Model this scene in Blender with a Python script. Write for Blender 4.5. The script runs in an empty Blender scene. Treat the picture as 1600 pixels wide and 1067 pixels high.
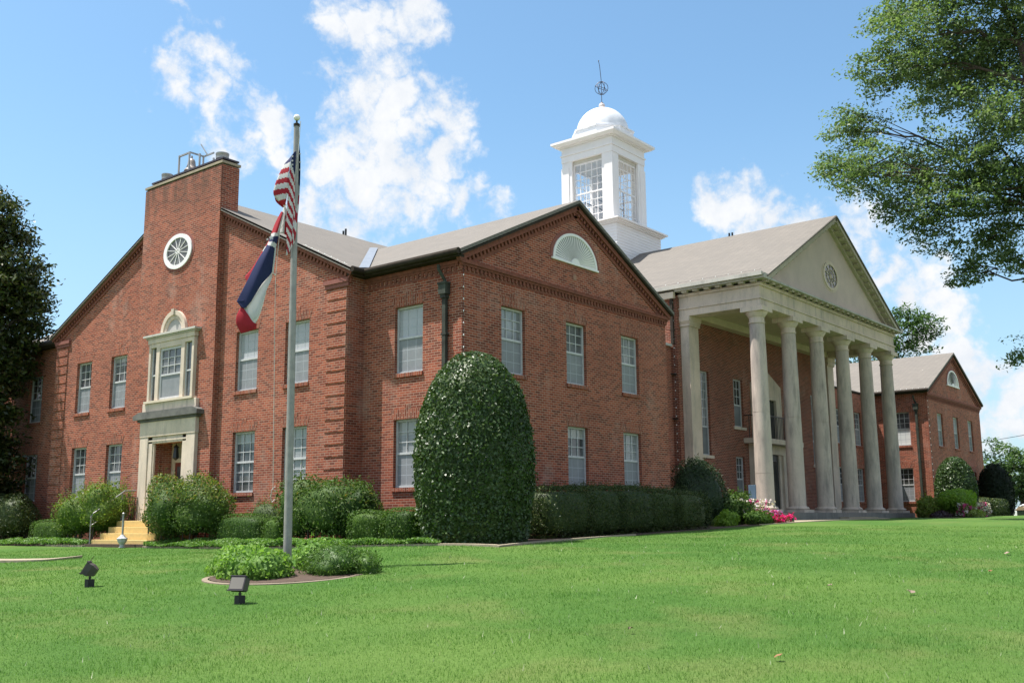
import bpy, math, random
import numpy as np
from mathutils import Vector, Matrix

# ------------------------------------------------------------------ camera, sky, sun, exposure
SC = bpy.context.scene
COL = SC.collection
CAMF = Vector((0.76625248, 0.61874983, 0.17322181)); CAMR = Vector((0.62925323, -0.7771643, -0.00748504))
CAMU = Vector((-0.12999044, -0.11473581, 0.98485439))
cd = bpy.data.cameras.new('camera'); cam = bpy.data.objects.new('camera', cd); COL.objects.link(cam)
cd.sensor_width = 36; cd.lens = 1596.5857 / 1600 * 36; cd.clip_end = 6000; cd.clip_start = 0.1
M4 = Matrix((CAMR, CAMU, -CAMF)).transposed().to_4x4(); M4.translation = Vector((-19.3778, -17.3199, 0))
cam.matrix_world = M4
SC.camera = cam

SUNV = Vector((1, -1.27, -4.0)).normalized()
sl = bpy.data.lights.new('sun', 'SUN'); so = bpy.data.objects.new('sun', sl); COL.objects.link(so)
sl.energy = 5.0; sl.angle = math.radians(0.53); sl.color = (1, 0.955, 0.88)
so.rotation_euler = SUNV.to_track_quat('-Z', 'Y').to_euler(); so.location = (-10, 12, 42)
SC.view_settings.view_transform = 'Standard'; SC.view_settings.look = 'None'
SC.view_settings.exposure = 0.85; SC.view_settings.gamma = 1.0
SKY_STRENGTH = 0.10

CLOUDS = [(0.4811,0.7529,0.4491,0.0219),(0.5005,0.7506,0.4314,0.0376),(0.4842,0.7782,0.3999,0.0344),(0.5282,0.7487,0.4005,0.0313),(0.5168,0.7698,0.3746,0.0344),(0.5604,0.7418,0.3684,0.0313),(0.5314,0.7695,0.3542,0.0376),(0.6008,0.6657,0.4426,0.0438),(0.6264,0.6331,0.4547,0.0376),(0.6240,0.6638,0.4122,0.0564),(0.6728,0.6271,0.3926,0.0313),(0.6270,0.6835,0.3739,0.0501),(0.6492,0.6799,0.3411,0.0564),(0.6414,0.7061,0.3000,0.0501),(0.6723,0.6681,0.3189,0.0501),(0.6158,0.7315,0.2927,0.0376),(0.6859,0.6390,0.3481,0.0282),(0.6154,0.7142,0.3334,0.0313),(0.7211,0.6249,0.2994,0.0282),(0.5720,0.7458,0.3414,0.0188),(0.8589,0.4194,0.2937,0.0344),(0.8471,0.4341,0.3065,0.0219),(0.8756,0.3956,0.2772,0.0376),(0.8934,0.3663,0.2600,0.0376),(0.9106,0.3245,0.2560,0.0376),(0.9261,0.3027,0.2251,0.0376),(0.9385,0.2796,0.2027,0.0344),(0.9492,0.2596,0.1780,0.0250),(0.9574,0.2510,0.1431,0.0238),(0.9641,0.2356,0.1222,0.0313),(0.9710,0.2152,0.1040,0.0376),(0.9691,0.2323,0.0825,0.0438),(0.9410,0.2945,0.1665,0.0313),(0.3392,0.8988,0.2778,0.0376)]
CLOUDW = [.62]*7 + [1.]*11 + [.7]*2 + [1.15]*4 + [.9]*4 + [1.]*4 + [.8]*2

def new_world():
    w = bpy.data.worlds.new('World'); SC.world = w; w.use_nodes = True
    t = w.node_tree; N = t.nodes; L = t.links; N.clear()
    def nd(typ, **k):
        n = N.new(typ)
        for a, b in k.items(): setattr(n, a, b)
        return n
    def math_(op, a, b=None, c=None, clamp=False):
        n = nd('ShaderNodeMath', operation=op, use_clamp=clamp)
        for i, v in enumerate((a, b, c)):
            if v is None: continue
            if hasattr(v, 'links'): L.new(v, n.inputs[i])
            else: n.inputs[i].default_value = v
        return n.outputs[0]
    out = nd('ShaderNodeOutputWorld'); bg = nd('ShaderNodeBackground'); bg.inputs[1].default_value = SKY_STRENGTH
    sky = nd('ShaderNodeTexSky', sky_type='NISHITA'); sky.sun_disc = False
    d = -SUNV
    sky.sun_elevation = math.asin(d.z); sky.sun_rotation = math.atan2(d.x, d.y)
    sky.air_density = 1.0; sky.dust_density = 1.2; sky.ozone_density = 1.0; sky.altitude = 50
    tc = nd('ShaderNodeTexCoord')
    nz = nd('ShaderNodeTexNoise'); nz.inputs['Scale'].default_value = 17; nz.inputs['Detail'].default_value = 12; nz.inputs['Roughness'].default_value = 0.66
    nw = nd('ShaderNodeTexNoise'); nw.inputs['Scale'].default_value = 22; nw.inputs['Detail'].default_value = 4
    L.new(tc.outputs['Generated'], nz.inputs['Vector']); L.new(tc.outputs['Generated'], nw.inputs['Vector'])
    sub = nd('ShaderNodeVectorMath', operation='SUBTRACT'); L.new(nw.outputs['Color'], sub.inputs[0]); sub.inputs[1].default_value = (.5, .5, .5)
    scl = nd('ShaderNodeVectorMath', operation='SCALE'); L.new(sub.outputs[0], scl.inputs[0]); scl.inputs['Scale'].default_value = 0.045
    add = nd('ShaderNodeVectorMath', operation='ADD'); L.new(tc.outputs['Generated'], add.inputs[0]); L.new(scl.outputs[0], add.inputs[1])
    nrm = nd('ShaderNodeVectorMath', operation='NORMALIZE'); L.new(add.outputs[0], nrm.inputs[0])
    cur = None
    for (x, y, z, r), wt in zip(CLOUDS, CLOUDW):
        dp = nd('ShaderNodeVectorMath', operation='DOT_PRODUCT'); L.new(nrm.outputs[0], dp.inputs[0]); dp.inputs[1].default_value = (x, y, z)
        k = 2 / (r * 1.18) ** 2
        v = math_('MULTIPLY_ADD', dp.outputs['Value'], k * wt, (1 - k) * wt)
        if cur is None: cur = v
        else:
            n = nd('ShaderNodeMath', operation='SMOOTH_MAX'); L.new(cur, n.inputs[0]); L.new(v, n.inputs[1]); n.inputs[2].default_value = .25
            cur = n.outputs[0]
    cur = math_('MAXIMUM', cur, -1.5)
    nb = nd('ShaderNodeTexNoise'); nb.inputs['Scale'].default_value = 26; nb.inputs['Detail'].default_value = 5; nb.inputs['Roughness'].default_value = .5; L.new(nrm.outputs[0], nb.inputs['Vector'])
    bil = math_('ABSOLUTE', math_('MULTIPLY_ADD', nb.outputs['Fac'], 2., -1.))
    nzc = math_('ADD', math_('MULTIPLY_ADD', nz.outputs['Fac'], 3.6, -2.0), math_('MULTIPLY_ADD', bil, 1.9, -.30))
    s = math_('ADD', cur, nzc)
    mr = nd('ShaderNodeMapRange', interpolation_type='SMOOTHSTEP'); L.new(s, mr.inputs[0])
    mr.inputs[1].default_value = -0.10; mr.inputs[2].default_value = .95
    # broken cloud added outside the view to lift fill on the shaded fronts
    fd = nd('ShaderNodeVectorMath', operation='DOT_PRODUCT'); L.new(tc.outputs['Generated'], fd.inputs[0]); fd.inputs[1].default_value = (.745, .602, .287)
    away = nd('ShaderNodeMapRange', interpolation_type='SMOOTHSTEP'); L.new(fd.outputs['Value'], away.inputs[0])
    for i, q in enumerate((.70, .80, 1., 0.)): away.inputs[i + 1].default_value = q
    n2 = nd('ShaderNodeTexNoise'); n2.inputs['Scale'].default_value = 3.4; n2.inputs['Detail'].default_value = 8; n2.inputs['Roughness'].default_value = .6; L.new(tc.outputs['Generated'], n2.inputs['Vector'])
    m2_ = nd('ShaderNodeMapRange', interpolation_type='SMOOTHSTEP'); L.new(n2.outputs['Fac'], m2_.inputs[0]); m2_.inputs[1].default_value = .44; m2_.inputs[2].default_value = .56
    mask = math_('MAXIMUM', mr.outputs[0], math_('MULTIPLY', away.outputs[0], m2_.outputs[0]))
    # thin haze toward the horizon
    sep = nd('ShaderNodeSeparateXYZ'); L.new(tc.outputs['Generated'], sep.inputs[0])
    hz = nd('ShaderNodeMapRange', interpolation_type='SMOOTHSTEP'); L.new(sep.outputs['Z'], hz.inputs[0])
    hz.inputs[1].default_value = -0.02; hz.inputs[2].default_value = 0.42; hz.inputs[3].default_value = 0.62; hz.inputs[4].default_value = 0.0
    tint = nd('ShaderNodeMix', data_type='RGBA', blend_type='MULTIPLY'); tint.inputs[0].default_value = 1
    L.new(sky.outputs[0], tint.inputs[6]); tint.inputs[7].default_value = SKY_TINT
    m0 = nd('ShaderNodeMix', data_type='RGBA'); L.new(hz.outputs[0], m0.inputs[0]); L.new(tint.outputs[2], m0.inputs[6]); m0.inputs[7].default_value = HAZE_COL
    m1 = nd('ShaderNodeMix', data_type='RGBA'); L.new(mask, m1.inputs[0]); L.new(m0.outputs[2], m1.inputs[6])
    # cloud shading from its own thickness
    cr = nd('ShaderNodeMapRange'); L.new(nz.outputs['Fac'], cr.inputs[0]); cr.inputs[1].default_value = .3; cr.inputs[2].default_value = .7
    cm = nd('ShaderNodeMix', data_type='RGBA'); L.new(cr.outputs[0], cm.inputs[0]); cm.inputs[6].default_value = CLOUD_A; cm.inputs[7].default_value = CLOUD_B
    L.new(cm.outputs[2], m1.inputs[7])
    L.new(m1.outputs[2], bg.inputs[0]); L.new(bg.outputs[0], out.inputs[0])
K = 1 / SKY_STRENGTH / 2 ** .85
SKY_TINT = (.96, 1.20, 1.22, 1)
HAZE_COL = (0.54 * K, 0.74 * K, 0.92 * K, 1)
CLOUD_A = (0.74 * K, 0.81 * K, 0.91 * K, 1); CLOUD_B = (1.02 * K, 1.03 * K, 1.04 * K, 1)
new_world()

# ------------------------------------------------------------------ ground height
CP = [(-19.4,-17.3,-1.62),(-10.8,-5.6,-1.03),(-7.3,-2.3,-.78),(-2.2,-2,-.47),(-2.2,.5,-.55),(-2.2,5.3,-.66),(-2.2,13.5,-.67),(-2.2,20,-.68),(0,10,-.6),
(10,-1.5,-.24),(17,-2,-.06),(24,-2,0),(32,-2,.03),(40,-2,.08),(48,-3,.12),(52,-10,.16),(58,.5,-.5),(66,-2,-.65),(64,8,-.6),(-15,20,-.95),(-27,0,-1.65),(-10,-20,-1.3),(5,-20,-.75),(20,-20,-.35),(45,-35,0),
(-30,30,-1.2),(0,40,-.6),(100,0,-.4),(250,0,-.4),(120,150,0),(-40,-40,-1.9),(40,-60,-.3),(400,400,0),(-400,400,-1),(-400,-400,-2),(400,-400,0),(0,400,-.5),(0,-400,-1.5),(25,15,0)]
_C = np.array(CP, float); _n = len(_C)
_A = np.zeros((_n + 1, _n + 1)); _A[:_n, :_n] = np.hypot(_C[:, None, 0] - _C[None, :, 0], _C[:, None, 1] - _C[None, :, 1]); _A[:_n, _n] = 1; _A[_n, :_n] = 1
_W = np.linalg.solve(_A, np.r_[_C[:, 2], 0])
def gz(x, y):
    x = np.asarray(x, float); y = np.asarray(y, float)
    d = np.sqrt((x[..., None] - _C[:, 0]) ** 2 + (y[..., None] - _C[:, 1]) ** 2 + 1.0)
    return d @ _W[:_n] + _W[_n]
def g1(x, y): return float(gz(x, y))

# ------------------------------------------------------------------ material helpers
class NT:
    def __init__(s, m):
        s.t = m.node_tree; s.N = s.t.nodes; s.L = s.t.links
        s.b = s.N['Principled BSDF']
    def nd(s, typ, **k):
        n = s.N.new(typ)
        for a, b in k.items(): setattr(n, a, b)
        return n
    def put(s, v, sock):
        if hasattr(v, 'links'): s.L.new(v, sock)
        else: sock.default_value = v
    def math(s, op, a, b=None, c=None, clamp=False):
        n = s.nd('ShaderNodeMath', operation=op, use_clamp=clamp)
        for i, v in enumerate((a, b, c)):
            if v is not None: s.put(v, n.inputs[i])
        return n.outputs[0]
    def noise(s, vec, scale, detail=4, rough=.55, out='Fac'):
        n = s.nd('ShaderNodeTexNoise'); s.L.new(vec, n.inputs['Vector']); n.inputs['Scale'].default_value = scale
        n.inputs['Detail'].default_value = detail; n.inputs['Roughness'].default_value = rough
        return n.outputs[out]
    def mapr(s, v, a, b, c=0., d=1., smooth=False):
        n = s.nd('ShaderNodeMapRange'); s.put(v, n.inputs[0])
        if smooth: n.interpolation_type = 'SMOOTHSTEP'
        for i, q in enumerate((a, b, c, d)): n.inputs[i + 1].default_value = q
        return n.outputs[0]
    def mix(s, f, a, b, blend='MIX'):
        n = s.nd('ShaderNodeMix', data_type='RGBA', blend_type=blend)
        s.put(f, n.inputs[0])
        for v, i in ((a, 6), (b, 7)):
            s.put(v if hasattr(v, 'links') else (*v[:3], 1), n.inputs[i])
        return n.outputs[2]
    def pos(s): return s.nd('ShaderNodeNewGeometry').outputs['Position']
    def scalev(s, v, k):
        n = s.nd('ShaderNodeVectorMath', operation='MULTIPLY'); s.L.new(v, n.inputs[0]); n.inputs[1].default_value = k
        return n.outputs[0]
    def bump(s, h, st=.3, dist=.02):
        n = s.nd('ShaderNodeBump'); s.put(h, n.inputs['Height']); n.inputs['Strength'].default_value = st; n.inputs['Distance'].default_value = dist
        s.L.new(n.outputs[0], s.b.inputs['Normal'])
    def ramp(s, v, stops):
        n = s.nd('ShaderNodeValToRGB'); s.put(v, n.inputs[0]); e = n.color_ramp.elements
        e[0].position, e[0].color = stops[0][0], (*stops[0][1], 1); e[1].position, e[1].color = stops[-1][0], (*stops[-1][1], 1)
        for p, c in stops[1:-1]:
            q = e.new(p); q.color = (*c, 1)
        return n.outputs[0]
def mat(name, col=(.5, .5, .5), rough=.6, metal=0., spec=.5):
    m = bpy.data.materials.new(name); m.use_nodes = True; b = m.node_tree.nodes['Principled BSDF']
    b.inputs['Base Color'].default_value = (*col, 1); b.inputs['Roughness'].default_value = rough
    b.inputs['Metallic'].default_value = metal; b.inputs['Specular IOR Level'].default_value = spec
    return m
def wallvec(t):
    """wall coordinates (along, up) from the world position, by the face the surface looks to"""
    g = t.nd('ShaderNodeNewGeometry'); sp = t.nd('ShaderNodeSeparateXYZ'); t.L.new(g.outputs['Position'], sp.inputs[0])
    sn = t.nd('ShaderNodeSeparateXYZ'); t.L.new(g.outputs['True Normal'], sn.inputs[0])
    ax = t.math('GREATER_THAN', t.math('ABSOLUTE', sn.outputs['X']), .5)
    az = t.math('GREATER_THAN', t.math('ABSOLUTE', sn.outputs['Z']), .8)
    mx = t.nd('ShaderNodeMix'); t.L.new(ax, mx.inputs[0]); t.L.new(sp.outputs['X'], mx.inputs[2]); t.L.new(sp.outputs['Y'], mx.inputs[3])
    mz = t.nd('ShaderNodeMix'); t.L.new(az, mz.inputs[0]); t.L.new(sp.outputs['Z'], mz.inputs[2]); t.L.new(sp.outputs['Y'], mz.inputs[3])
    return mx.outputs[0], mz.outputs[0], g.outputs['Position']
def brick_mat(name, soldier=False, dark=1.0):
    m = mat(name, rough=.85, spec=.25); t = NT(m)
    u, v, p = wallvec(t)
    cb = t.nd('ShaderNodeCombineXYZ')
    if soldier: t.L.new(v, cb.inputs[0]); t.L.new(u, cb.inputs[1])
    else: t.L.new(u, cb.inputs[0]); t.L.new(v, cb.inputs[1])
    br = t.nd('ShaderNodeTexBrick'); t.L.new(cb.outputs[0], br.inputs['Vector'])
    br.offset = .5; br.squash = 1.0
    br.inputs['Scale'].default_value = 1; br.inputs['Brick Width'].default_value = .2133; br.inputs['Row Height'].default_value = .0677
    br.inputs['Mortar Size'].default_value = .0075; br.inputs['Mortar Smooth'].default_value = .25; br.inputs['Bias'].default_value = -.15
    br.inputs['Color1'].default_value = (1, 1, 1, 1); br.inputs['Color2'].default_value = (0, 0, 0, 1); br.inputs['Mortar'].default_value = (.5, .5, .5, 1)
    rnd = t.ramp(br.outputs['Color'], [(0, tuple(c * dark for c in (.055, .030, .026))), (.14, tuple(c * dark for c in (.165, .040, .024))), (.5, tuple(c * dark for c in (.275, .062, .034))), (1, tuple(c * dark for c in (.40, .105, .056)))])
    big = t.noise(p, .55, 5, .6); big2 = t.noise(t.scalev(p, (1, 1, .35)), 1.7, 4)
    col = t.mix(t.mapr(big, .3, .75), rnd, t.mix(1., rnd, (.80, .76, .74), 'MULTIPLY'))
    col = t.mix(t.mapr(big2, .45, .8, 0, .35), col, (.15, .07, .05))
    fine = t.noise(p, 38, 3)
    col = t.mix(t.mapr(fine, .2, .8, .0, .35), col, t.mix(1., col, (.55, .55, .55), 'MULTIPLY'))
    mort = t.mix(t.mapr(big, .3, .7), (.47, .33, .25), (.33, .225, .17))
    col = t.mix(br.outputs['Fac'], col, mort)
    spz = t.nd('ShaderNodeSeparateXYZ'); t.L.new(p, spz.inputs[0])
    damp = t.math('MULTIPLY', t.mapr(spz.outputs['Z'], 1.2, -.6, 0, 1, True), t.mapr(t.noise(p, 1.1, 5, .65), .4, .65, 0, .55)); col = t.mix(damp, col, (.09, .055, .04))
    lime = t.math('MULTIPLY', t.mapr(t.noise(t.scalev(p, (1, 1, .5)), .9, 6, .7), .56, .72, 0, .30), 1.); col = t.mix(lime, col, (.46, .36, .30))
    t.L.new(col, t.b.inputs['Base Color'])
    t.bump(t.math('SUBTRACT', 1., br.outputs['Fac']), .5, .006)
    return m
def stone_mat(name, c1=(.74, .61, .50), c2=(.58, .485, .39), streak=(.15, .15, .15), amt=.6, lo=.5):
    m = mat(name, c1, .8, spec=.3); t = NT(m); p = t.pos()
    n1 = t.noise(p, 1.3, 5); n2 = t.noise(t.scalev(p, (3.2, 3.2, .6)), 1.0, 6, .7); n3 = t.noise(p, 30, 3)
    c = t.mix(t.mapr(n1, .3, .7), c1, c2)
    c = t.mix(t.mapr(n2, lo, lo + .25, 0, amt), c, streak)
    c = t.mix(t.mapr(n3, .3, .7, 0, .22), c, (.22, .2, .16))
    t.L.new(c, t.b.inputs['Base Color']); t.bump(n3, .15, .01)
    return m
def noisy_mat(name, c1, c2, scale=6, rough=.6, metal=0., spec=.4, lo=.3, hi=.7):
    m = mat(name, c1, rough, metal, spec); t = NT(m); n = t.noise(t.pos(), scale, 5)
    t.L.new(t.mix(t.mapr(n, lo, hi), c1, c2), t.b.inputs['Base Color']); return m
def roof_mat():
    m = mat('shingle roof', rough=.9, spec=.2); t = NT(m); p = t.pos()
    sp = t.nd('ShaderNodeSeparateXYZ'); t.L.new(p, sp.inputs[0])
    cb = t.nd('ShaderNodeCombineXYZ'); t.L.new(t.math('ADD', sp.outputs['X'], sp.outputs['Y']), cb.inputs[0]); t.L.new(sp.outputs['Z'], cb.inputs[1])
    br = t.nd('ShaderNodeTexBrick'); t.L.new(cb.outputs[0], br.inputs['Vector']); br.inputs['Scale'].default_value = 1
    br.inputs['Brick Width'].default_value = .3; br.inputs['Row Height'].default_value = .085; br.inputs['Mortar Size'].default_value = .010
    br.inputs['Color1'].default_value = (.205, .185, .165, 1); br.inputs['Color2'].default_value = (.17, .155, .14, 1); br.inputs['Mortar'].default_value = (.11, .1, .092, 1)
    n = t.noise(p, .8, 5); c = t.mix(t.mapr(n, .35, .75, 0, .35), br.outputs['Color'], (.13, .122, .115))
    n2 = t.noise(p, 40, 2); c = t.mix(t.mapr(n2, .3, .7, 0, .3), c, (.25, .228, .205))
    t.L.new(c, t.b.inputs['Base Color']); return m
def leaf_mat(name, cols, rough=.45, trans=.35, spec=.4):
    m = mat(name, cols[0], rough, spec=spec); t = NT(m)
    g = t.nd('ShaderNodeNewGeometry')
    c = t.ramp(g.outputs['Random Per Island'], [(i / max(1, len(cols) - 1), k) for i, k in enumerate(cols)])
    n = t.noise(g.outputs['Position'], 1.4, 3)
    c = t.mix(t.mapr(n, .3, .7, 0, .5), c, t.mix(1., c, (.68, .72, .62), 'MULTIPLY'))
    t.L.new(c, t.b.inputs['Base Color'])
    tr = t.nd('ShaderNodeBsdfTranslucent'); t.L.new(t.mix(1., c, (1.15, 1.3, .6), 'MULTIPLY'), tr.inputs[0])
    ms = t.nd('ShaderNodeMixShader'); ms.inputs[0].default_value = trans
    t.L.new(t.b.outputs[0], ms.inputs[1]); t.L.new(tr.outputs[0], ms.inputs[2])
    t.L.new(ms.outputs[0], t.N['Material Output'].inputs[0]); return m

BRICK = brick_mat('red brick'); SOLD = brick_mat('soldier brick', True, .92)
DENT = noisy_mat('dentil brick', (.25, .08, .05), (.13, .045, .03), 9, .85)
SILLM = noisy_mat('sill brick', (.27, .10, .08), (.2, .07, .055), 16, .8)
STONE = stone_mat('limestone'); COLST = stone_mat('column limestone', (.62, .52, .445), (.50, .42, .365), (.185, .165, .16), .8, .46)
STUC = stone_mat('tympanum render', (.66, .54, .48), (.56, .46, .41), (.40, .34, .30), .3, .55)
CORN = stone_mat('weathered cornice', (.56, .53, .48), (.44, .43, .39), (.10, .10, .095), .65, .52)
CREAM = noisy_mat('cream paint', (.66, .56, .44), (.56, .47, .36), 3, .6)
WHITE = noisy_mat('white paint', (.86, .83, .82), (.79, .77, .76), 3, .5)
WFRAME = noisy_mat('window paint', (.56, .555, .56), (.46, .46, .465), 8, .5)
ROOF = roof_mat()
BRONZE = noisy_mat('aged copper', (.034, .025, .020), (.05, .042, .034), 5, .85, .0, .12)
VERDI = noisy_mat('green copper', (.065, .075, .06), (.035, .033, .028), 4, .7, .0, .2)
LEAD = noisy_mat('lead flashing', (.20, .23, .28), (.15, .175, .215), 5, .7, .0)
GALV = noisy_mat('galvanised steel', (.42, .42, .41), (.28, .28, .28), 6, .45, .6)
SILVER = noisy_mat('aluminium paint', (.80, .81, .83), (.62, .63, .66), 2.2, .5, .25)
BLACK = mat('black metal', (.02, .02, .022), .45)
DARKIRON = mat('dark iron', (.05, .04, .05), .5, .3)
CONC = noisy_mat('pale concrete', (.36, .30, .215), (.26, .22, .16), 5, .85)
YELLOW = noisy_mat('yellow step paint', (.60, .42, .16), (.50, .36, .15), 7, .7)
def glass_mat(name, c1, c2, stripes=0.):
    m = mat(name, c1, .06, spec=.6); t = NT(m); p = t.pos(); sp = t.nd('ShaderNodeSeparateXYZ'); t.L.new(p, sp.inputs[0])
    n = t.noise(p, 1.1, 3); c = t.mix(t.mapr(n, .35, .65), c1, c2)
    if stripes:
        w = t.math('FRACT', t.math('MULTIPLY', sp.outputs['Z'], 18.)); c = t.mix(t.mapr(w, .5, .9, 0, stripes), c, tuple(k * .35 for k in c1))
    t.L.new(c, t.b.inputs['Base Color'])
    return m
G_DARK = glass_mat('dark window glass', (.03, .034, .038), (.17, .175, .18)); G_MID = glass_mat('blinds behind glass', (.36, .37, .38), (.15, .16, .17), .5)  # wide colour noise stands in for varied reflections in the dark and blind panes
G_LIGHT = glass_mat('closed pale blinds behind glass', (.42, .43, .45), (.38, .39, .41), .12); G_BLACK = glass_mat('unlit room glass', (.02, .025, .025), (.05, .055, .05))
SCREEN = noisy_mat('insect screen', (.25, .26, .275), (.20, .21, .225), 4, .5); SCREEN_D = noisy_mat('dim insect screen', (.16, .18, .19), (.12, .13, .14), 4, .5)

# ------------------------------------------------------------------ mesh helpers
class MB:
    def __init__(s): s.v = []; s.f = []; s.m = []
    def add(s, vs, fs, mi=0):
        o = len(s.v); s.v += [tuple(map(float, q)) for q in vs]; s.f += [tuple(i + o for i in f) for f in fs]; s.m += [mi] * len(fs); return s
    def box(s, x0, x1, y0, y1, z0, z1, mi=0):
        if x0 > x1: x0, x1 = x1, x0
        if y0 > y1: y0, y1 = y1, y0
        if z0 > z1: z0, z1 = z1, z0
        vs = [(x0, y0, z0), (x1, y0, z0), (x1, y1, z0), (x0, y1, z0), (x0, y0, z1), (x1, y0, z1), (x1, y1, z1), (x0, y1, z1)]
        return s.add(vs, [(0, 3, 2, 1), (4, 5, 6, 7), (0, 1, 5, 4), (1, 2, 6, 5), (2, 3, 7, 6), (3, 0, 4, 7)], mi)
    def prism(s, poly, ax, a0, a1, mi=0):
        """poly = [(u,z)..]; ax 'Y': u is X and the prism runs Y a0..a1; ax 'X': u is Y; ax 'Z': poly (x,y)"""
        n = len(poly)
        def P(q, a): return (q[0], a, q[1]) if ax == 'Y' else (a, q[0], q[1]) if ax == 'X' else (q[0], q[1], a)
        vs = [P(q, a0) for q in poly] + [P(q, a1) for q in poly]
        fs = [tuple(range(n)), tuple(range(2 * n - 1, n - 1, -1))] + [(i, i + n, (i + 1) % n + n, (i + 1) % n) for i in range(n)]
        return s.add(vs, fs, mi)
    def lathe(s, prof, cx, cy, z0=0., n=24, mi=0, cap=True):
        vs = []; fs = []
        for r, z in prof:
            for i in range(n):
                a = 2 * math.pi * i / n; vs.append((cx + r * math.cos(a), cy + r * math.sin(a), z0 + z))
        for j in range(len(prof) - 1):
            for i in range(n): fs.append((j * n + i, j * n + (i + 1) % n, (j + 1) * n + (i + 1) % n, (j + 1) * n + i))
        if cap: fs.append(tuple(range(n - 1, -1, -1))); fs.append(tuple((len(prof) - 1) * n + i for i in range(n)))
        return s.add(vs, fs, mi)
    def tube(s, pts, rad, n=8, mi=0, cap=True):
        pts = [Vector(p) for p in pts]; k = len(pts); vs = []; fs = []
        rs = rad if isinstance(rad, (list, tuple)) else [rad] * k
        up = Vector((0, 0, 1))
        for i, p in enumerate(pts):
            d = (pts[min(i + 1, k - 1)] - pts[max(i - 1, 0)]).normalized()
            a = d.cross(up if abs(d.z) < .95 else Vector((1, 0, 0))).normalized(); b = d.cross(a)
            for j in range(n):
                t = 2 * math.pi * j / n; vs.append(p + rs[i] * (math.cos(t) * a + math.sin(t) * b))
        for i in range(k - 1):
            for j in range(n): fs.append((i * n + j, i * n + (j + 1) % n, (i + 1) * n + (j + 1) % n, (i + 1) * n + j))
        if cap: fs.append(tuple(range(n - 1, -1, -1))); fs.append(tuple((k - 1) * n + j for j in range(n)))
        return s.add(vs, fs, mi)
    def xform(s, M):
        s.v = [tuple(M @ Vector(q)) for q in s.v]; return s
    def build(s, name, mats, parent=None, smooth=False, bevel=0.):
        me = bpy.data.meshes.new(name); me.from_pydata(s.v, [], s.f)
        if not isinstance(mats, (list, tuple)): mats = [mats]
        for m in mats: me.materials.append(m)
        if len(mats) > 1: me.polygons.foreach_set('material_index', s.m)
        import bmesh
        bm = bmesh.new(); bm.from_mesh(me); bmesh.ops.recalc_face_normals(bm, faces=bm.faces); bm.to_mesh(me); bm.free()
        if smooth:
            me.polygons.foreach_set('use_smooth', [True] * len(me.polygons)); me.set_sharp_from_angle(angle=math.radians(40))
        me.update()
        o = bpy.data.objects.new(name, me); COL.objects.link(o)
        if parent: kin(o, parent)
        if bevel:
            b = o.modifiers.new('edge', 'BEVEL'); b.width = bevel; b.segments = 2; b.limit_method = 'ANGLE'
        return o
WM = {}
def kin(o, p):
    o.parent = p; o.matrix_parent_inverse = world_of(p).inverted()
def world_of(o):
    m = Matrix.LocRotScale(o.location, o.rotation_euler, o.scale)
    if o.parent: return world_of(o.parent) @ o.matrix_parent_inverse @ m
    return m
def tag(o, label, cat, group=None, kind=None):
    o['label'] = label; o['category'] = cat
    if group: o['group'] = group
    if kind: o['kind'] = kind
    return o
def empty(name, loc, label, cat, group=None):
    o = bpy.data.objects.new(name, None); COL.objects.link(o); o.location = loc; o.empty_display_size = .3
    return tag(o, label, cat, group)
def arr_mesh(name, V, F, mats, parent=None, mi=None, smooth=False):
    """fast mesh from numpy arrays (F: n x k)"""
    me = bpy.data.meshes.new(name); nv = len(V); nf, k = F.shape
    me.vertices.add(nv); me.vertices.foreach_set('co', V.astype(np.float32).ravel())
    me.loops.add(nf * k); me.loops.foreach_set('vertex_index', F.astype(np.int32).ravel())
    me.polygons.add(nf); me.polygons.foreach_set('loop_start', np.arange(0, nf * k, k, dtype=np.int32))
    for m in mats: me.materials.append(m)
    if mi is not None: me.polygons.foreach_set('material_index', mi.astype(np.int32))
    if smooth: me.polygons.foreach_set('use_smooth', np.ones(nf, bool))
    me.update(calc_edges=True); me.validate()
    o = bpy.data.objects.new(name, me); COL.objects.link(o)
    if parent: kin(o, parent)
    return o
def wall(mb, ax, plane, u0, u1, z0, z1, holes=(), depth=.14, mi=0):
    """outer skin of a wall with openings and their reveals; ax 'X' faces -X (u is Y), 'Y' faces -Y (u is X)"""
    us = sorted({u0, u1, *[h[0] for h in holes], *[h[1] for h in holes]}); zs = sorted({z0, z1, *[h[2] for h in holes], *[h[3] for h in holes]})
    def P(u, z, d=0.): return (plane + d, u, z) if ax == 'X' else (u, plane + d, z)
    for a, b in zip(us, us[1:]):
        for c, d in zip(zs, zs[1:]):
            if any(h[0] <= a + 1e-6 and b <= h[1] + 1e-6 and h[2] <= c + 1e-6 and d <= h[3] + 1e-6 for h in holes): continue
            mb.add([P(a, c), P(b, c), P(b, d), P(a, d)], [(0, 1, 2, 3)], mi)
    for a, b, c, d in holes:
        for (p, q) in (((a, c), (b, c)), ((b, c), (b, d)), ((b, d), (a, d)), ((a, d), (a, c))):
            mb.add([P(*p), P(*q), P(*q, depth), P(*p, depth)], [(0, 1, 2, 3)], mi)

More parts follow.
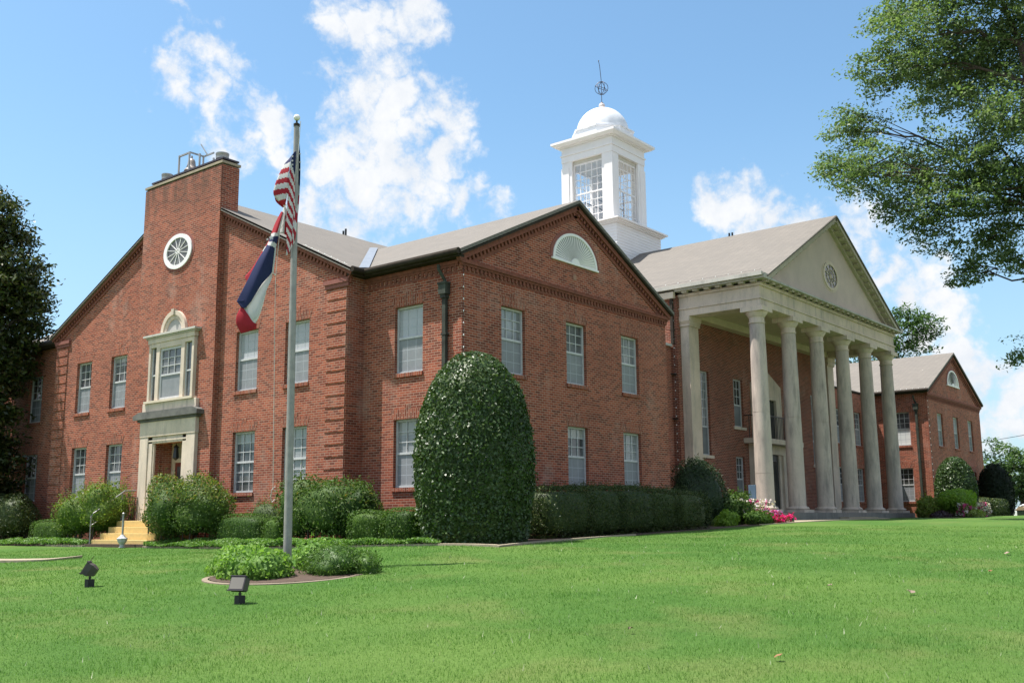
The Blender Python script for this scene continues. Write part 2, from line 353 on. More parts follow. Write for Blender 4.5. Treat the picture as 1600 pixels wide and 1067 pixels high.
# ------------------------------------------------------------------ the courthouse
ch = empty('brick_courthouse', (0, 0, -.5), 'red brick courthouse with gabled wings, white cupola and six-columned stone portico', 'courthouse')
ZB, ZE = -1.2, 6.9
UH, US, LH, LS = 5.79, 3.95, 2.71, .90
FX = [(1.62, 2.66), (4.61, 5.63), (7.56, 8.58)]      # openings of the front wing
SY = [(1.39, 2.45)]
WY1 = [(5.30, 6.38), (7.66, 8.74)]; WY2 = [(14.93, 15.95), (17.26, 18.28)]
both = lambda L: [(a, b, US, UH) for a, b in L] + [(a, b, LS, LH) for a, b in L]

def wing_walls(x0, name='wall'):
    mb = MB()
    wall(mb, 'Y', 0, x0, x0 + 10.33, ZB, ZE, both([(a + x0, b + x0) for a, b in FX]))
    return mb
mb = wing_walls(0)
wall(mb, 'X', 0, 0, 3.68, ZB, ZE, both(SY))
wall(mb, 'X', 0, 19.86, 27, ZB, ZE, both([(22.03, 23.1)]))
wall(mb, 'Y', 3.68, -.61, 0, ZB, ZE)                       # return of the west block
wall(mb, 'X', -.61, 3.68, 9.58, ZB, ZE, both(WY1))
wall(mb, 'X', -.61, 14.0, 19.86, ZB, ZE, both(WY2))
mb.add([(-.61, 9.58, ZB), (-.61, 9.58, ZE), (-.61, 14, ZE), (-.61, 14, 3.2), (-.61, 9.58, 3.2)], [(4, 1, 2, 3)])
mb.add([(-.61, 19.86, ZB), (0, 19.86, ZB), (0, 19.86, ZE), (-.61, 19.86, ZE)], [(0, 1, 2, 3)])
mb.add([(0, 27, ZB), (10.33, 27, ZB), (10.33, 27, ZE), (0, 27, ZE)], [(0, 1, 2, 3)])
mb.add([(10.33, 0, ZB), (10.33, 27, ZB), (10.33, 27, ZE), (10.33, 0, ZE)], [(0, 1, 2, 3)])
mb.prism([(3.68, ZE), (19.86, ZE), (11.77, 10.80)], 'X', -.61, -.35)     # west gable
mb.prism([(0, ZE), (10.33, ZE), (5.165, 9.38)], 'Y', 0, .25)             # front gable
mb.prism([(0, ZE), (10.33, ZE), (5.165, 9.38)], 'Y', 26.7, 27)
wall(mb, 'Y', 3.3, 10.33, 16.4, ZB, 6.9, both([(13.0, 14.0)]))           # link to the main block
wall_main = mb.build('wall', BRICK, ch)

# chimney breast carrying the entrance
EY0, EY1 = 10.95, 12.62
mb = MB(); wall(mb, 'X', -.81, 9.58, 14.0, ZB, 11.38, [(EY0, EY1, .1, 2.55)], .19)
mb.box(-.81, -.15, 9.581, 9.6, 6.5, 11.38); mb.add([(-.81, 9.58, ZB), (-.15, 9.58, ZB), (-.15, 9.58, 11.38), (-.81, 9.58, 11.38)], [(0, 1, 2, 3)])
mb.add([(-.81, 14, ZB), (-.15, 14, ZB), (-.15, 14, 11.38), (-.81, 14, 11.38)], [(0, 1, 2, 3)])
mb.add([(-.15, 9.58, 6.5), (-.15, 14, 6.5), (-.15, 14, 11.38), (-.15, 9.58, 11.38)], [(0, 1, 2, 3)])
# porch recess behind the doorway
for q in ([(-.62, EY0 - .12, .1), (.02, EY0 - .12, .1), (.02, EY0 - .12, 2.7), (-.62, EY0 - .12, 2.7)], [(-.62, EY1 + .12, .1), (.02, EY1 + .12, .1), (.02, EY1 + .12, 2.7), (-.62, EY1 + .12, 2.7)],
          [(.02, EY0 - .12, .1), (.02, EY1 + .12, .1), (.02, EY1 + .12, 2.7), (.02, EY0 - .12, 2.7)]):
    mb.add(q, [(0, 1, 2, 3)])
def stack_mat():
    m = brick_mat('stained chimney brick'); t = NT(m); src = t.b.inputs['Base Color'].links[0].from_socket
    p = t.pos(); sp = t.nd('ShaderNodeSeparateXYZ'); t.L.new(p, sp.inputs[0])
    n = t.noise(t.scalev(p, (1, 2.6, .35)), 1.0, 5, .6)
    f = t.math('MULTIPLY', t.mapr(sp.outputs['Z'], 9.6, 11.3, 0, 1, True), t.mapr(n, .38, .62, 0, .75))
    t.L.new(t.mix(f, src, (.075, .05, .035)), t.b.inputs['Base Color']); return m
chim = mb.build('chimney', stack_mat(), ch)
m2 = MB(); m2.box(-.83, -.11, 9.555, 14.025, 11.43, 11.51); m2.build('coping', CONC, chim)
m2 = MB(); m2.box(-.78, -.14, 9.62, 13.72, 11.585, 11.64)
for k in range(14): m2.box(-.74, -.2, 9.8 + k * .29, 9.86 + k * .29, 11.512, 11.584)
m2.build('cap_plate', DARKIRON, chim)
for y in (10.25, 13.45):
    m2 = MB(); r = .21 if y < 11 else .19
    m2.lathe([(r * .75, 0), (r * .75, .16), (r, .17), (r, .30), (r * 1.04, .31), (r * 1.04, .36), (r * .9, .37)], -.36, y, 11.64, 20); m2.build('flue_cap', GALV, chim, True)
m2 = MB()
for y in (11.15, 11.75, 12.35):
    for x in (-.62, -.08): m2.box(x - .025, x + .025, y - .025, y + .025, 11.64, 12.36 if y > 11.2 else 12.15)
m2.box(-.62, -.08, 11.73, 11.77, 12.32, 12.37); m2.box(-.64, -.58, 11.75, 12.35, 12.31, 12.36); m2.box(-.1, -.06, 11.15, 11.77, 12.31, 12.36); m2.box(-.64, -.58, 11.15, 11.2, 12.1, 12.15)
m2.tube([(-.08, 11.5, 12.33), (-.2, 11.75, 12.75)], .02, 6)
for x in (-.62, -.08): m2.box(x - .02, x + .02, 11.125, 12.375, 11.642, 11.68)
m2.box(-.6, -.1, 11.73, 11.77, 11.645, 11.675); bf = m2.build('bell_frame', GALV, chim)
m2 = MB(); m2.lathe([(.24, 0), (.235, .03), (.18, .10), (.14, .22), (.125, .34), (.09, .42), (.03, .45), (.03, .55)], -.35, 12.02, 11.80, 24); m2.build('bell', noisy_mat('bell bronze', (.30, .24, .2), (.4, .36, .34), 7, .45, .5), bf, True)

# ---- windows: frame > upper sash glass, muntins, screen, sill, lintel
def window(ax, plane, u0, u1, z0, z1, upper=G_DARK, lower=SCREEN, cols=3, rows=3, low_grid=False, rail=.5, lintel=True, sill='brick', faint=True, parent=ch, rec=.105, shade=0.):
    """built looking out of the wall; d grows into the wall"""
    def B(mb, a, b, c, d, e0, e1, mi=0):
        if ax == 'X': mb.box(plane + e0, plane + e1, a, b, c, d, mi)
        else: mb.box(a, b, plane + e0, plane + e1, c, d, mi)
    w, h = u1 - u0, z1 - z0; fr = .055; zr = z0 + h * rail; ins = rec
    mb = MB()
    B(mb, u0, u0 + fr, z0, z1, ins, ins + .09); B(mb, u1 - fr, u1, z0, z1, ins, ins + .09)
    B(mb, u0 + fr, u1 - fr, z1 - fr, z1, ins, ins + .09); B(mb, u0 + fr, u1 - fr, z0, z0 + .06, ins, ins + .09)
    B(mb, u0 + fr, u1 - fr, zr - .03, zr + .03, ins + .004, ins + .085)
    win = mb.build('window', WFRAME, parent)
    mb = MB(); B(mb, u0 + fr, u1 - fr, zr + .03, z1 - fr, ins + .055, ins + .062); mb.build('pane', upper, win)
    mb = MB(); B(mb, u0 + fr, u1 - fr, z0 + .06, zr - .03, ins + .03 if not low_grid else ins + .055, ins + .062); mb.build('screen' if not low_grid else 'pane', lower, win)
    mb = MB()
    def grid(c, d, e0, e1, t):
        for i in range(1, cols):
            u = u0 + fr + (w - 2 * fr) * i / cols; B(mb, u - t, u + t, c, d, e0, e1)
        for j in range(1, rows):
            z = c + (d - c) * j / rows; B(mb, u0 + fr, u1 - fr, z - t, z + t, e0 + .002, e1 - .002)
    if shade: m_ = MB(); B(m_, u0 + fr, u1 - fr, z1 - fr - (z1 - fr - zr) * shade, z1 - fr, ins + .0545, ins + .0548); m_.build('roller_shade', SHADE, win)
    if upper is not G_LIGHT: grid(zr + .03, z1 - fr, ins + .03, ins + .054, .011)
    if low_grid: grid(z0 + .06, zr - .03, ins + .03, ins + .054, .011)
    if mb.v: mb.build('muntin_grid', WFRAME, win)
    if faint:
        mb = MB()
        if not low_grid: grid(z0 + .06, zr - .03, ins + .027, ins + .0295 + .004, .008)
        if upper is G_LIGHT: grid(zr + .03, z1 - fr, ins + .050, ins + .056, .009)
        if mb.v: mb.build('faint_muntin_grid', noisy_pale, win)
    if sill == 'brick':
        mb = MB(); B(mb, u0 - .03, u1 + .03, z0 - .105, z0, -.045, ins + .05); mb.build('sill', [SILLSOLD], win)
    elif sill == 'stone':
        mb = MB(); B(mb, u0 - .12, u1 + .12, z0 - .12, z0, -.06, ins + .05); mb.build('sill', STONE, win)
    if lintel:
        def prism(poly, e0, e1, mi=0):
            m = MB()
            m.prism(poly, ax, plane + e0, plane + e1); return m
        s = .12; poly = [(u0 - .02, z1 + .003), (u1 + .02, z1 + .003), (u1 + s, z1 + .27), (u0 - s, z1 + .27)]
        m = prism(poly, -.006, .02); um = (u0 + u1) / 2
        m.prism([(um - .09, z1 + .272), (um + .09, z1 + .272), (um + .12, z1 + .40), (um - .12, z1 + .40)], ax, plane - .009, plane + .02)
        m.build('lintel', SOLD, win)
    return win
SHADE = glass_mat('cream shade behind glass', (.34, .34, .32), (.28, .285, .27))
noisy_pale = noisy_mat('muntin seen through screen', (.40, .42, .45), (.36, .38, .41), 5, .6)
SILLSOLD = brick_mat('rowlock sill brick', True, .95)
for i, (a, b) in enumerate(FX):
    window('Y', 0, a, b, US, UH, G_MID if i != 1 else G_DARK, rail=.52); window('Y', 0, a, b, LS, LH, G_MID if i != 1 else G_DARK, cols=3, rail=.52, shade=.34 if i == 1 else .0)
for a, b in SY:
    window('X', 0, a, b, US, UH, G_LIGHT, SCREEN, rail=.53); window('X', 0, a, b, LS, LH, G_MID, SCREEN, shade=.42)
window('X', 0, 22.03, 23.1, US, UH, G_BLACK, SCREEN_D); window('X', 0, 22.03, 23.1, LS, LH, G_BLACK, SCREEN_D)
for a, b in WY1:
    window('X', -.61, a, b, US, UH, G_LIGHT, SCREEN, rail=.53); window('X', -.61, a, b, LS, LH, G_DARK if a > 7 else G_MID, G_DARK if a > 7 else G_MID, low_grid=True, shade=.36 if a > 7 else .30)
for a, b in WY2:
    window('X', -.61, a, b, US, UH, G_DARK, SCREEN, rail=.51, shade=.0 if a > 16 else .18); window('X', -.61, a, b, LS, LH, G_DARK, SCREEN, rail=.48)
window('Y', 3.3, 13.0, 14.0, US, UH, G_DARK); window('Y', 3.3, 13.0, 14.0, LS, LH, G_DARK)

# ---- gable trim: corbelled rake with dentils and a metal edge
def rake(u0, z0, u1, z1, ax, face, out, parent=ch, edge=BRONZE):
    """from eave (u0,z0) to apex (u1,z1) on the wall plane `face`, projecting `out` outward (toward minus)"""
    d = Vector((u1 - u0, z1 - z0)); n = Vector((-d.y, d.x)).normalized()
    if n.y < 0: n = -n
    def strip(m, off0, off1, e0, e1, s0=0., s1=1.):
        a = Vector((u0, z0)) + d * s0; b = Vector((u0, z0)) + d * s1
        m.prism([tuple(a + n * off0), tuple(b + n * off0), tuple(b + n * off1), tuple(a + n * off1)], ax, face + e0, face + e1)
    mb = MB(); strip(mb, -.16, -.02, -out * .62, .02); L = d.length; k = int(L / .165)
    for i in range(k):
        s = (i + .3) / k; strip(mb, -.27, -.162, -out * .4, .02, s, s + .085 / L)
    strip(mb, -.38, -.272, -out * .14, .02)
    mb.build('rake_corbel', DENT, parent)
    mb = MB(); strip(mb, -.018, .032, -out, .0); mb.build('rake_edge', edge, parent)
YC = 11.77
rake(3.42, 6.92, 9.56, 6.92 + (9.56 - 3.42) * .4815, 'X', -.61, .19); rake(20.12, 6.92, 14.02, 6.92 + (20.12 - 14.02) * .4815, 'X', -.61, .19)
rake(-.22, 6.83, 5.165, 9.45, 'Y', 0, .19); rake(10.55, 6.83, 5.165, 9.45, 'Y', 0, .19)
def dentil_band(ax, face, u0, u1, z, parent=ch, out=.1):
    mb = MB()
    def B(a, b, c, d, e0, e1):
        if ax == 'Y': mb.box(a, b, face + e0, face + e1, c, d)
        else: mb.box(face + e0, face + e1, a, b, c, d)
    B(u0 - out, u1 + out, z, z + .10, -out, .01); B(u0 - .5 * out, u1 + .5 * out, z - .06, z - .002, -out * .6, .01)
    k = int((u1 - u0) / .165)
    for i in range(k):
        a = u0 + (i + .25) * (u1 - u0) / k; B(a, a + .085, z - .17, z - .062, -out * .45, .01)
    B(u0, u1, z - .24, z - .172, -out * .12, .01)
    mb.build('brick_cornice', DENT, parent)
dentil_band('Y', 0, 0, 10.33, 6.66)
dentil_band('X', 0, 0.13, 3.55, 6.66, out=.06)
# eave returns (brick) at the west block's corners, quoins
for y0, y1 in ((3.66, 4.66), (18.9, 19.88)):
    mb = MB(); mb.box(-.70, -.605, y0 - .04, y1, 6.62, 6.74); mb.box(-.665, -.605, y0 - .02, y1 - .05, 6.5, 6.618); mb.build('eave_return', SILLM, ch)
CW = .0677
def quoins(ax, face, u0, u1, ztop, n, parent=ch):
    mb = MB()
    for i in range(n):
        z1 = ztop - i * 5 * CW; z0 = z1 - 4 * CW
        if ax == 'X': mb.box(face - .035, face + .02, u0, u1, z0, z1)
        else: mb.box(u0, u1, face - .035, face + .02, z0, z1)
    mb.build('quoin', BRICK, parent)
quoins('X', -.61, 3.72, 4.55, 6.45, 21); quoins('X', -.61, 19.0, 19.80, 6.45, 21)

# ---- roofs
def gable_roof(along, a0, a1, c, half, ze, zr, th=.10, name='roof', parent=ch):
    """ridge runs along axis `along` from a0 to a1 at cross coordinate c"""
    poly = [(c - half, ze), (c, zr), (c + half, ze), (c + half, ze - th), (c, zr - th), (c - half, ze - th)]
    mb = MB(); mb.prism(poly, along, a0, a1); return mb.build(name, ROOF, parent)
rf1 = gable_roof('Y', -.2, 27.2, 5.165, 5.47, 6.95, 9.60)
rf2 = gable_roof('X', -.80, 16.4, YC, 8.37, 6.95, 10.98)
mb = MB()   # valley flashing where the two roofs meet
a = Vector((-.3, 3.4, 6.98)); b = Vector((5.165, 8.84, 9.64)); d = Vector((.10, -.10, 0))
mb.add([a + d, a - d + Vector((0, 0, .0)), b - d, b + d, a + d + Vector((0, 0, .012)), a - d + Vector((0, 0, .012)), b - d + Vector((0, 0, .012)), b + d + Vector((0, 0, .012))], [(4, 5, 6, 7), (0, 3, 2, 1), (0, 1, 5, 4), (2, 3, 7, 6)])
mb.v = [(x, y, z + .05) for x, y, z in mb.v]; mb.build('valley_flashing', LEAD, rf2)
for (x, y, z, r) in ((6.3, YC, 10.95, .04),):
    mb = MB(); mb.tube([(x, y, z), (x, y, z + .17)], r, 10); mb.tube([(x + .12, y, z), (x + .12, y, z + .28)], r, 10); mb.build('vent_pipe', BLACK, rf2)
# gutters and fascia
mb = MB(); mb.tube([(-.34, -.2, 6.90), (-.34, 3.46, 6.90)], .085, 10); mb.box(-.27, -.03, -.12, 3.40, 6.78, 6.86); mb.build('gutter', BRONZE, rf1)
mb = MB(); mb.tube([(-.80, 3.34, 6.90), (-.33, 3.34, 6.90)], .085, 10); mb.box(-.7, -.02, 3.42, 3.65, 6.78, 6.86); mb.build('gutter', BRONZE, rf2)
mb = MB(); mb.tube([(-.34, 20.2, 6.90), (-.34, 27.2, 6.90)], .085, 10); mb.box(-.27, -.03, 20.2, 27, 6.78, 6.86); mb.build('gutter', BRONZE, rf1)
# downspout with conductor head
def downspout(x, y, ztop, zbot, name='downspout', m=VERDI, head=True):
    mb = MB()
    if head:
        mb.tube([(x - .3, y, ztop + .45), (x - .28, y, ztop + .32), (x - .09, y - .04, ztop + .05), (x - .09, y - .04, ztop)], .045, 8)
        mb.box(x - .20, x - .002, y - .15, y + .10, ztop - .32, ztop - .03); mb.box(x - .22, x - .002, y - .17, y + .12, ztop - .05, ztop + .0); mb.box(x - .17, x - .002, y - .11, y + .06, ztop - .42, ztop - .318)
    mb.box(x - .13, x - .03, y - .09, y + .03, zbot, ztop - .4 if head else ztop)
    for z in (ztop - 1.4, ztop - 3.2, ztop - 5): mb.box(x - .14, x - .002, y - .12, y + .06, z, z + .05)
    return mb.build(name, m, ch)
downspout(0, .55, 6.2, -.5)

# ---- round window and entrance on the breast
def ring(ax, face, cu, cz, ro, ri, e0, e1, n=40, a0=0., a1=2 * math.pi, sz=1.):
    mb = MB(); vs = []; full = abs(a1 - a0 - 2 * math.pi) < 1e-6; N = n + (0 if full else 1)
    for i in range(N):
        a = a0 + (a1 - a0) * i / n
        for r, e in ((ro, e0), (ri, e0), (ri, e1), (ro, e1)):
            u, z = cu + r * math.cos(a), cz + sz * r * math.sin(a)
            vs.append((face + e, u, z) if ax == 'X' else (u, face + e, z))
    fs = []
    for i in range(n):
        j = (i + 1) % N
        for k in range(4): fs.append((i * 4 + k, i * 4 + (k + 1) % 4, j * 4 + (k + 1) % 4, j * 4 + k))
    if not full: fs += [(0, 1, 2, 3), (4 * n + 3, 4 * n + 2, 4 * n + 1, 4 * n)]
    mb.add(vs, fs); return mb
def disc(mb, ax, face, cu, cz, r, e0, e1, n=40, sz=1.):
    pts = [(cu + r * math.cos(2 * math.pi * i / n), cz + sz * r * math.sin(2 * math.pi * i / n)) for i in range(n)]
    mb.prism(pts, ax, face + e0, face + e1); return mb
def spoke(mb, ax, face, cu, cz, r0, r1, ang, t, e0, e1, sz=1.):
    c, s = math.cos(ang), math.sin(ang); pts = [(cu + r0 * c - t * s, cz + sz * (r0 * s + t * c)), (cu + r1 * c - t * s, cz + sz * (r1 * s + t * c)), (cu + r1 * c + t * s, cz + sz * (r1 * s - t * c)), (cu + r0 * c + t * s, cz + sz * (r0 * s - t * c))]
    mb.prism(pts, ax, face + e0, face + e1)
def round_window(ax, face, cu, cz, R, ri, parent, mat_frame, nsp=12, rings=(), sz=.74):
    w = ring(ax, face, cu, cz, R, ri, -.05, .01, 44, 0, 2 * math.pi, sz).build('round_window', mat_frame, parent, True)
    ring(ax, face, cu, cz, R + .11, R + .004, -.012, .01, 44, 0, 2 * math.pi, sz).build('brick_surround', SILLM if parent is ch else mat_frame, w)
    disc(MB(), ax, face, cu, cz, ri, -.012, -.006, 40, sz).build('pane', G_DARK, w)
    mb = MB()
    for i in range(nsp): spoke(mb, ax, face, cu, cz, .10, ri, 2 * math.pi * (i + .5) / nsp, .011, -.035, -.014, sz)
    mb.build('spoke_bars', mat_frame, w)
    for r in rings: ring(ax, face, cu, cz, r, r - .035, -.036, -.013, 32, 0, 2 * math.pi, sz).build('ring_bar', mat_frame, w)
    disc(ring(ax, face, cu, cz, .11, .08, -.037, -.0135, 20, 0, 2 * math.pi, sz), ax, face, cu, cz, .045, -.03, -.0137, 16, sz).build('hub', mat_frame, w)
    return w
rw = round_window('X', -.81, 11.82, 8.86, .80, .62, ch, WHITE)
# entrance surround: proud stone
e = MB(); EC = 11.78
e.box(-.93, -.80, 12.85, 13.32, -.3, 2.78); e.box(-.93, -.80, 10.24, 10.71, -.3, 2.78)          # pilasters
e.box(-.90, -.80, 12.62, 12.849, .1, 2.78); e.box(-.90, -.80, 10.711, 10.94, .1, 2.78); e.box(-.87, -.80, 12.56, 12.619, .1, 2.55); e.box(-.87, -.80, 10.941, 11.0, .1, 2.55)
e.box(-.90, -.80, 10.711, 12.849, 2.56, 2.78); e.box(-.915, -.80, 10.711, 12.849, 2.62, 2.68)
e.box(-.945, -.80, 10.22, 13.34, 2.782, 3.28)
e.box(-.925, -.80, 10.27, 13.29, 3.6, 3.88)                                                            # blocking under the window
sur = e.build('entrance_surround', STONE, ch, bevel=.012)
m2 = MB(); m2.box(-.99, -.80, 10.12, 13.44, 3.282, 3.36); m2.box(-1.08, -.80, 9.98, 13.58, 3.362, 3.50); m2.prism([(9.98, 3.502), (13.58, 3.502), (13.3, 3.60), (10.26, 3.60)], 'X', -1.06, -.80); m2.build('cornice', noisy_mat('blackened stone', (.07, .07, .066), (.16, .155, .14), 3, .8), sur)
# door, lantern
m2 = MB(); m2.box(-.10, -.01, EY0 - .1, EY0 + .08, .1, 2.66); m2.box(-.10, -.01, EY1 - .08, EY1 + .1, .1, 2.66); m2.box(-.10, -.01, EY0 + .08, EY1 - .08, 1.98, 2.12); dr = m2.build('door_frame', CREAM, ch)
m2 = MB(); m2.box(-.07, -.02, EY0 + .08, EY1 - .08, .12, 1.98); m2.box(-.085, -.07, EY0 + .2, EY1 - .2, .3, .95); dd = m2.build('door', noisy_mat('red door paint', (.22, .05, .04), (.16, .035, .03), 5, .4), ch)
m2 = MB(); m2.box(-.078, -.071, EY0 + .2, EY1 - .2, 1.1, 1.85); m2.build('pane', G_DARK, dd)
m2 = MB(); m2.tube([(-.13, EY0 + .17, 1.05), (-.13, EY0 + .17, 1.35)], .015, 6); m2.build('handle', GALV, dd)
m2 = MB(); m2.box(-.045, -.04, EY0 + .08, EY1 - .08, 2.12, 2.66); m2.build('transom_pane', glass_mat('lit transom glass', (.4, .38, .3), (.3, .28, .22)), dr)
m2 = MB(); m2.box(-.62, .0, EY0 - .12, EY1 + .12, 2.66, 2.7); m2.build('porch_ceiling', CREAM, ch)
m2 = MB(); lx, ly = -.45, 11.95; m2.tube([(lx, ly, 2.66), (lx, ly, 2.5)], .012, 6); m2.lathe([(.02, .0), (.09, .06), (.11, .08), (.075, .40), (.10, .41), (.03, .5)], lx, ly, 2.02, 6)
lan = m2.build('porch_lantern', BLACK, ch); m2 = MB(); m2.lathe([(.01, 0), (.02, .02), (.018, .06), (.008, .09)], lx - .05, ly, 2.16, 8)
bulb = mat('lit bulb', (1, .85, .6)); NT(bulb).b.inputs['Emission Color'].default_value = (1, .8, .5, 1); NT(bulb).b.inputs['Emission Strength'].default_value = 2; m2.build('bulb', bulb, lan)
# triple window above the door
e = MB(); zt = 5.86; X0 = -.93
for a, b in ((12.937, 13.060), (12.425, 12.619), (11.012, 11.206), (10.500, 10.623)): e.box(X0, -.80, a, b, 3.96, zt)
e.box(X0, -.80, 12.619, 12.937, 5.72, zt); e.box(X0, -.80, 10.623, 11.012, 5.72, zt); e.box(X0, -.80, 11.206, 12.425, 5.66, zt)
e.box(X0 - .03, -.80, 10.464, 13.096, zt + .001, 6.02)
tw = e.build('triple_window', STONE, ch, bevel=.01)
m2 = MB(); m2.box(-.99, -.80, 10.411, 13.149, 3.882, 3.958); m2.build('sill', CREAM, tw)
m2 = MB(); m2.box(-.99, -.80, 10.394, 13.166, 6.022, 6.07); m2.box(-1.06, -.80, 10.305, 13.255, 6.072, 6.14); m2.build('cornice', CORN, tw)
for a, b, gm in ((12.619, 12.937, G_DARK), (10.623, 11.012, G_DARK)):
    m2 = MB(); m2.box(-.86, -.815, a, a + .05, 3.96, 5.72); m2.box(-.86, -.815, b - .05, b, 3.96, 5.72); m2.box(-.86, -.815, a + .05, b - .05, 4.78, 4.83); m2.build('sidelight_frame', WFRAME, tw)
    m2 = MB(); m2.box(-.83, -.822, a + .05, b - .05, 3.96, 5.72); m2.build('pane', gm, tw)
m2 = MB(); a, b = 11.206, 12.425
m2.box(-.88, -.815, a, a + .07, 3.96, 5.66); m2.box(-.88, -.815, b - .07, b, 3.96, 5.66); m2.box(-.88, -.815, a + .07, b - .07, 5.58, 5.66); m2.box(-.88, -.815, a + .07, b - .07, 3.96, 4.04); m2.box(-.878, -.815, a + .07, b - .07, 4.74, 4.80)
for i in (1, 2): u = a + .07 + (b - a - .14) * i / 3; m2.box(-.868, -.84, u - .013, u + .013, 4.80, 5.58)
for j in (1, 2): z = 4.8 + .78 * j / 3; m2.box(-.866, -.842, a + .07, b - .07, z - .013, z + .013)
m2.build('sash_frame', WFRAME, tw); m2 = MB(); m2.box(-.838, -.825, a + .07, b - .07, 4.8, 5.58); m2.build('pane', G_DARK, tw)
m2 = MB(); m2.box(-.85, -.825, a + .07, b - .07, 4.04, 4.74); m2.build('screen', SCREEN, tw)
# blind arch over it
ar = ring('X', -.81, EC, 6.14, .70, .56, -.10, .01, 28, 0, math.pi, 1.02); ar.prism([(EC - .05, 6.70), (EC + .05, 6.70), (EC + .08, 6.90), (EC - .08, 6.90)], 'X', -.95, -.80)
arc = ar.build('blind_arch', STONE, ch)
ring('X', -.81, EC, 6.14, .555, .44, -.06, .01, 28, 0, math.pi, 1.02).build('inner_arch', STONE, arc)
m2 = MB(); m2.prism([(EC + .44 * math.cos(math.pi * i / 24), 6.14 + .45 * math.sin(math.pi * i / 24)) for i in range(25)], 'X', -.83, -.80); m2.build('arch_infill', stone_mat('arch infill', (.44, .43, .41), (.36, .35, .34), (.3, .3, .29), .3), arc)

# steps and landing
m2 = MB()
for i in range(4):
    z1 = -.46 + i * .19; m2.box(-2.38 + i * .27, -.82, 10.25, 13.35, -1.0 if i == 0 else z1 - .19, z1)
stp = m2.build('entrance_steps', YELLOW, ch, bevel=.012)
m2 = MB(); m2.box(-1.55, .0, 10.3, 13.3, .095, .108); m2.build('landing', CONC, ch)

# ---- lunette in the front gable
def lunette(x0, parent=ch, n=30):
    cx, cz, R, sz = x0 + 5.12, 7.62, 1.14, .80
    w = ring('Y', 0, cx, cz, R, R - .1, -.045, .01, 40, 0, math.pi, sz).build('lunette_vent', WHITE, parent)
    ring('Y', 0, cx, cz, R + .13, R + .004, -.02, .01, 40, 0, math.pi, sz).build('brick_arch', SILLM, w)
    m = MB(); m.box(cx - R - .06, cx + R + .06, -.06, .01, cz - .06, cz - .001); m.build('sill', WHITE, w)
    m = MB(); m.prism([(cx + (R - .1) * math.cos(math.pi * i / 40), cz + sz * (R - .1) * math.sin(math.pi * i / 40)) for i in range(41)], 'Y', -.012, .01); m.build('backing', mat('louvre gap', (.42, .42, .42), .7), w)
    m = MB()
    for i in range(n):
        a0 = math.pi * (i + .08) / n; a1 = math.pi * (i + .86) / n; r0, r1 = .1, R - .1
        # each blade tilts: one edge near the backing, the other proud
        P = lambda r, a, y: (cx + r * math.cos(a), y, cz + sz * r * math.sin(a))
        m.add([P(r0, a0, -.014), P(r1, a0, -.014), P(r1, a1, -.034), P(r0, a1, -.018)], [(0, 1, 2, 3)])
    m.build('fan_blades', WHITE, w)
    m = MB(); m.prism([(cx + .2 * math.cos(math.pi * i / 20), cz + sz * .2 * math.sin(math.pi * i / 20)) for i in range(21)], 'Y', -.04, -.0125); m.build('hub', WHITE, w)
lunette(0)
m = MB(); m.box(5.0, 5.16, -.02, .0, 7.12, 7.27); m.build('pale_brick_patch', noisy_mat('pale patch', (.36, .2, .14), (.3, .17, .12), 9, .8), ch)

# ---- link parapet, main block
m = MB(); m.box(10.36, 16.37, 3.2, 3.6, 6.9, 7.0); m.build('parapet_coping', noisy_mat('white coping', (.62, .62, .6), (.4, .4, .4), 4, .6), ch)
MX0, MX1, YW = 16.4, 31.9, 3.0; PC = 24.2
mb = MB()
PH = [(18.2, 18.92, 2.62, 6.13), (29.48, 30.2, 2.62, 6.13), (21.12, 22.02, 3.98, 6.08), (26.38, 27.28, 3.98, 6.08), (21.1, 21.92, .92, 2.68), (26.48, 27.3, .92, 2.68)]
wall(mb, 'Y', YW, MX0, MX1, ZB, 9.0, PH)
mb.add([(MX0, YW, ZB), (MX0, 26, ZB), (MX0, 26, 9), (MX0, YW, 9)], [(0, 1, 2, 3)]); mb.add([(MX1, YW, ZB), (MX1, 26, ZB), (MX1, 26, 9), (MX1, YW, 9)], [(0, 1, 2, 3)])
mb.add([(MX0, 26, ZB), (MX1, 26, ZB), (MX1, 26, 9), (MX0, 26, 9)], [(0, 1, 2, 3)]); mb.prism([(MX0, 9), (MX1, 9), (24.15, 13.2)], 'Y', 25.7, 26)
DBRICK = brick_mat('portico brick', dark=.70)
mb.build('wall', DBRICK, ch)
window('Y', YW, *PH[0], G_MID, SCREEN_D, 3, 6, rail=.34, lintel=False, sill='stone', faint=False); window('Y', YW, *PH[1], G_MID, SCREEN_D, 3, 6, rail=.34, lintel=False, sill='stone', faint=False)
for q in PH[2:]: window('Y', YW, *q, G_BLACK, SCREEN_D, 3, 3, rail=.46, lintel=False, sill='stone', faint=False)
m = MB(); m.box(18.62, 19.12, 2.95, 3.0, 1.06, 1.86); m.build('wall_plaque', BRONZE, ch, bevel=.01)
downspout(MX0, 3.2, 8.95, 7.0, m=BRONZE, head=False)
# main roof
rfm = gable_roof('Y', -.92, 26.2, 24.15, 7.5, 9.30, 13.40, .07)
m = MB(); m.tube([(24.15, 4.2, 13.3), (24.15, 4.2, 13.55)], .045, 10); m.tube([(24.15, 4.36, 13.3), (24.15, 4.36, 13.55)], .045, 10); m.build('vent_pipe', BLACK, rfm)
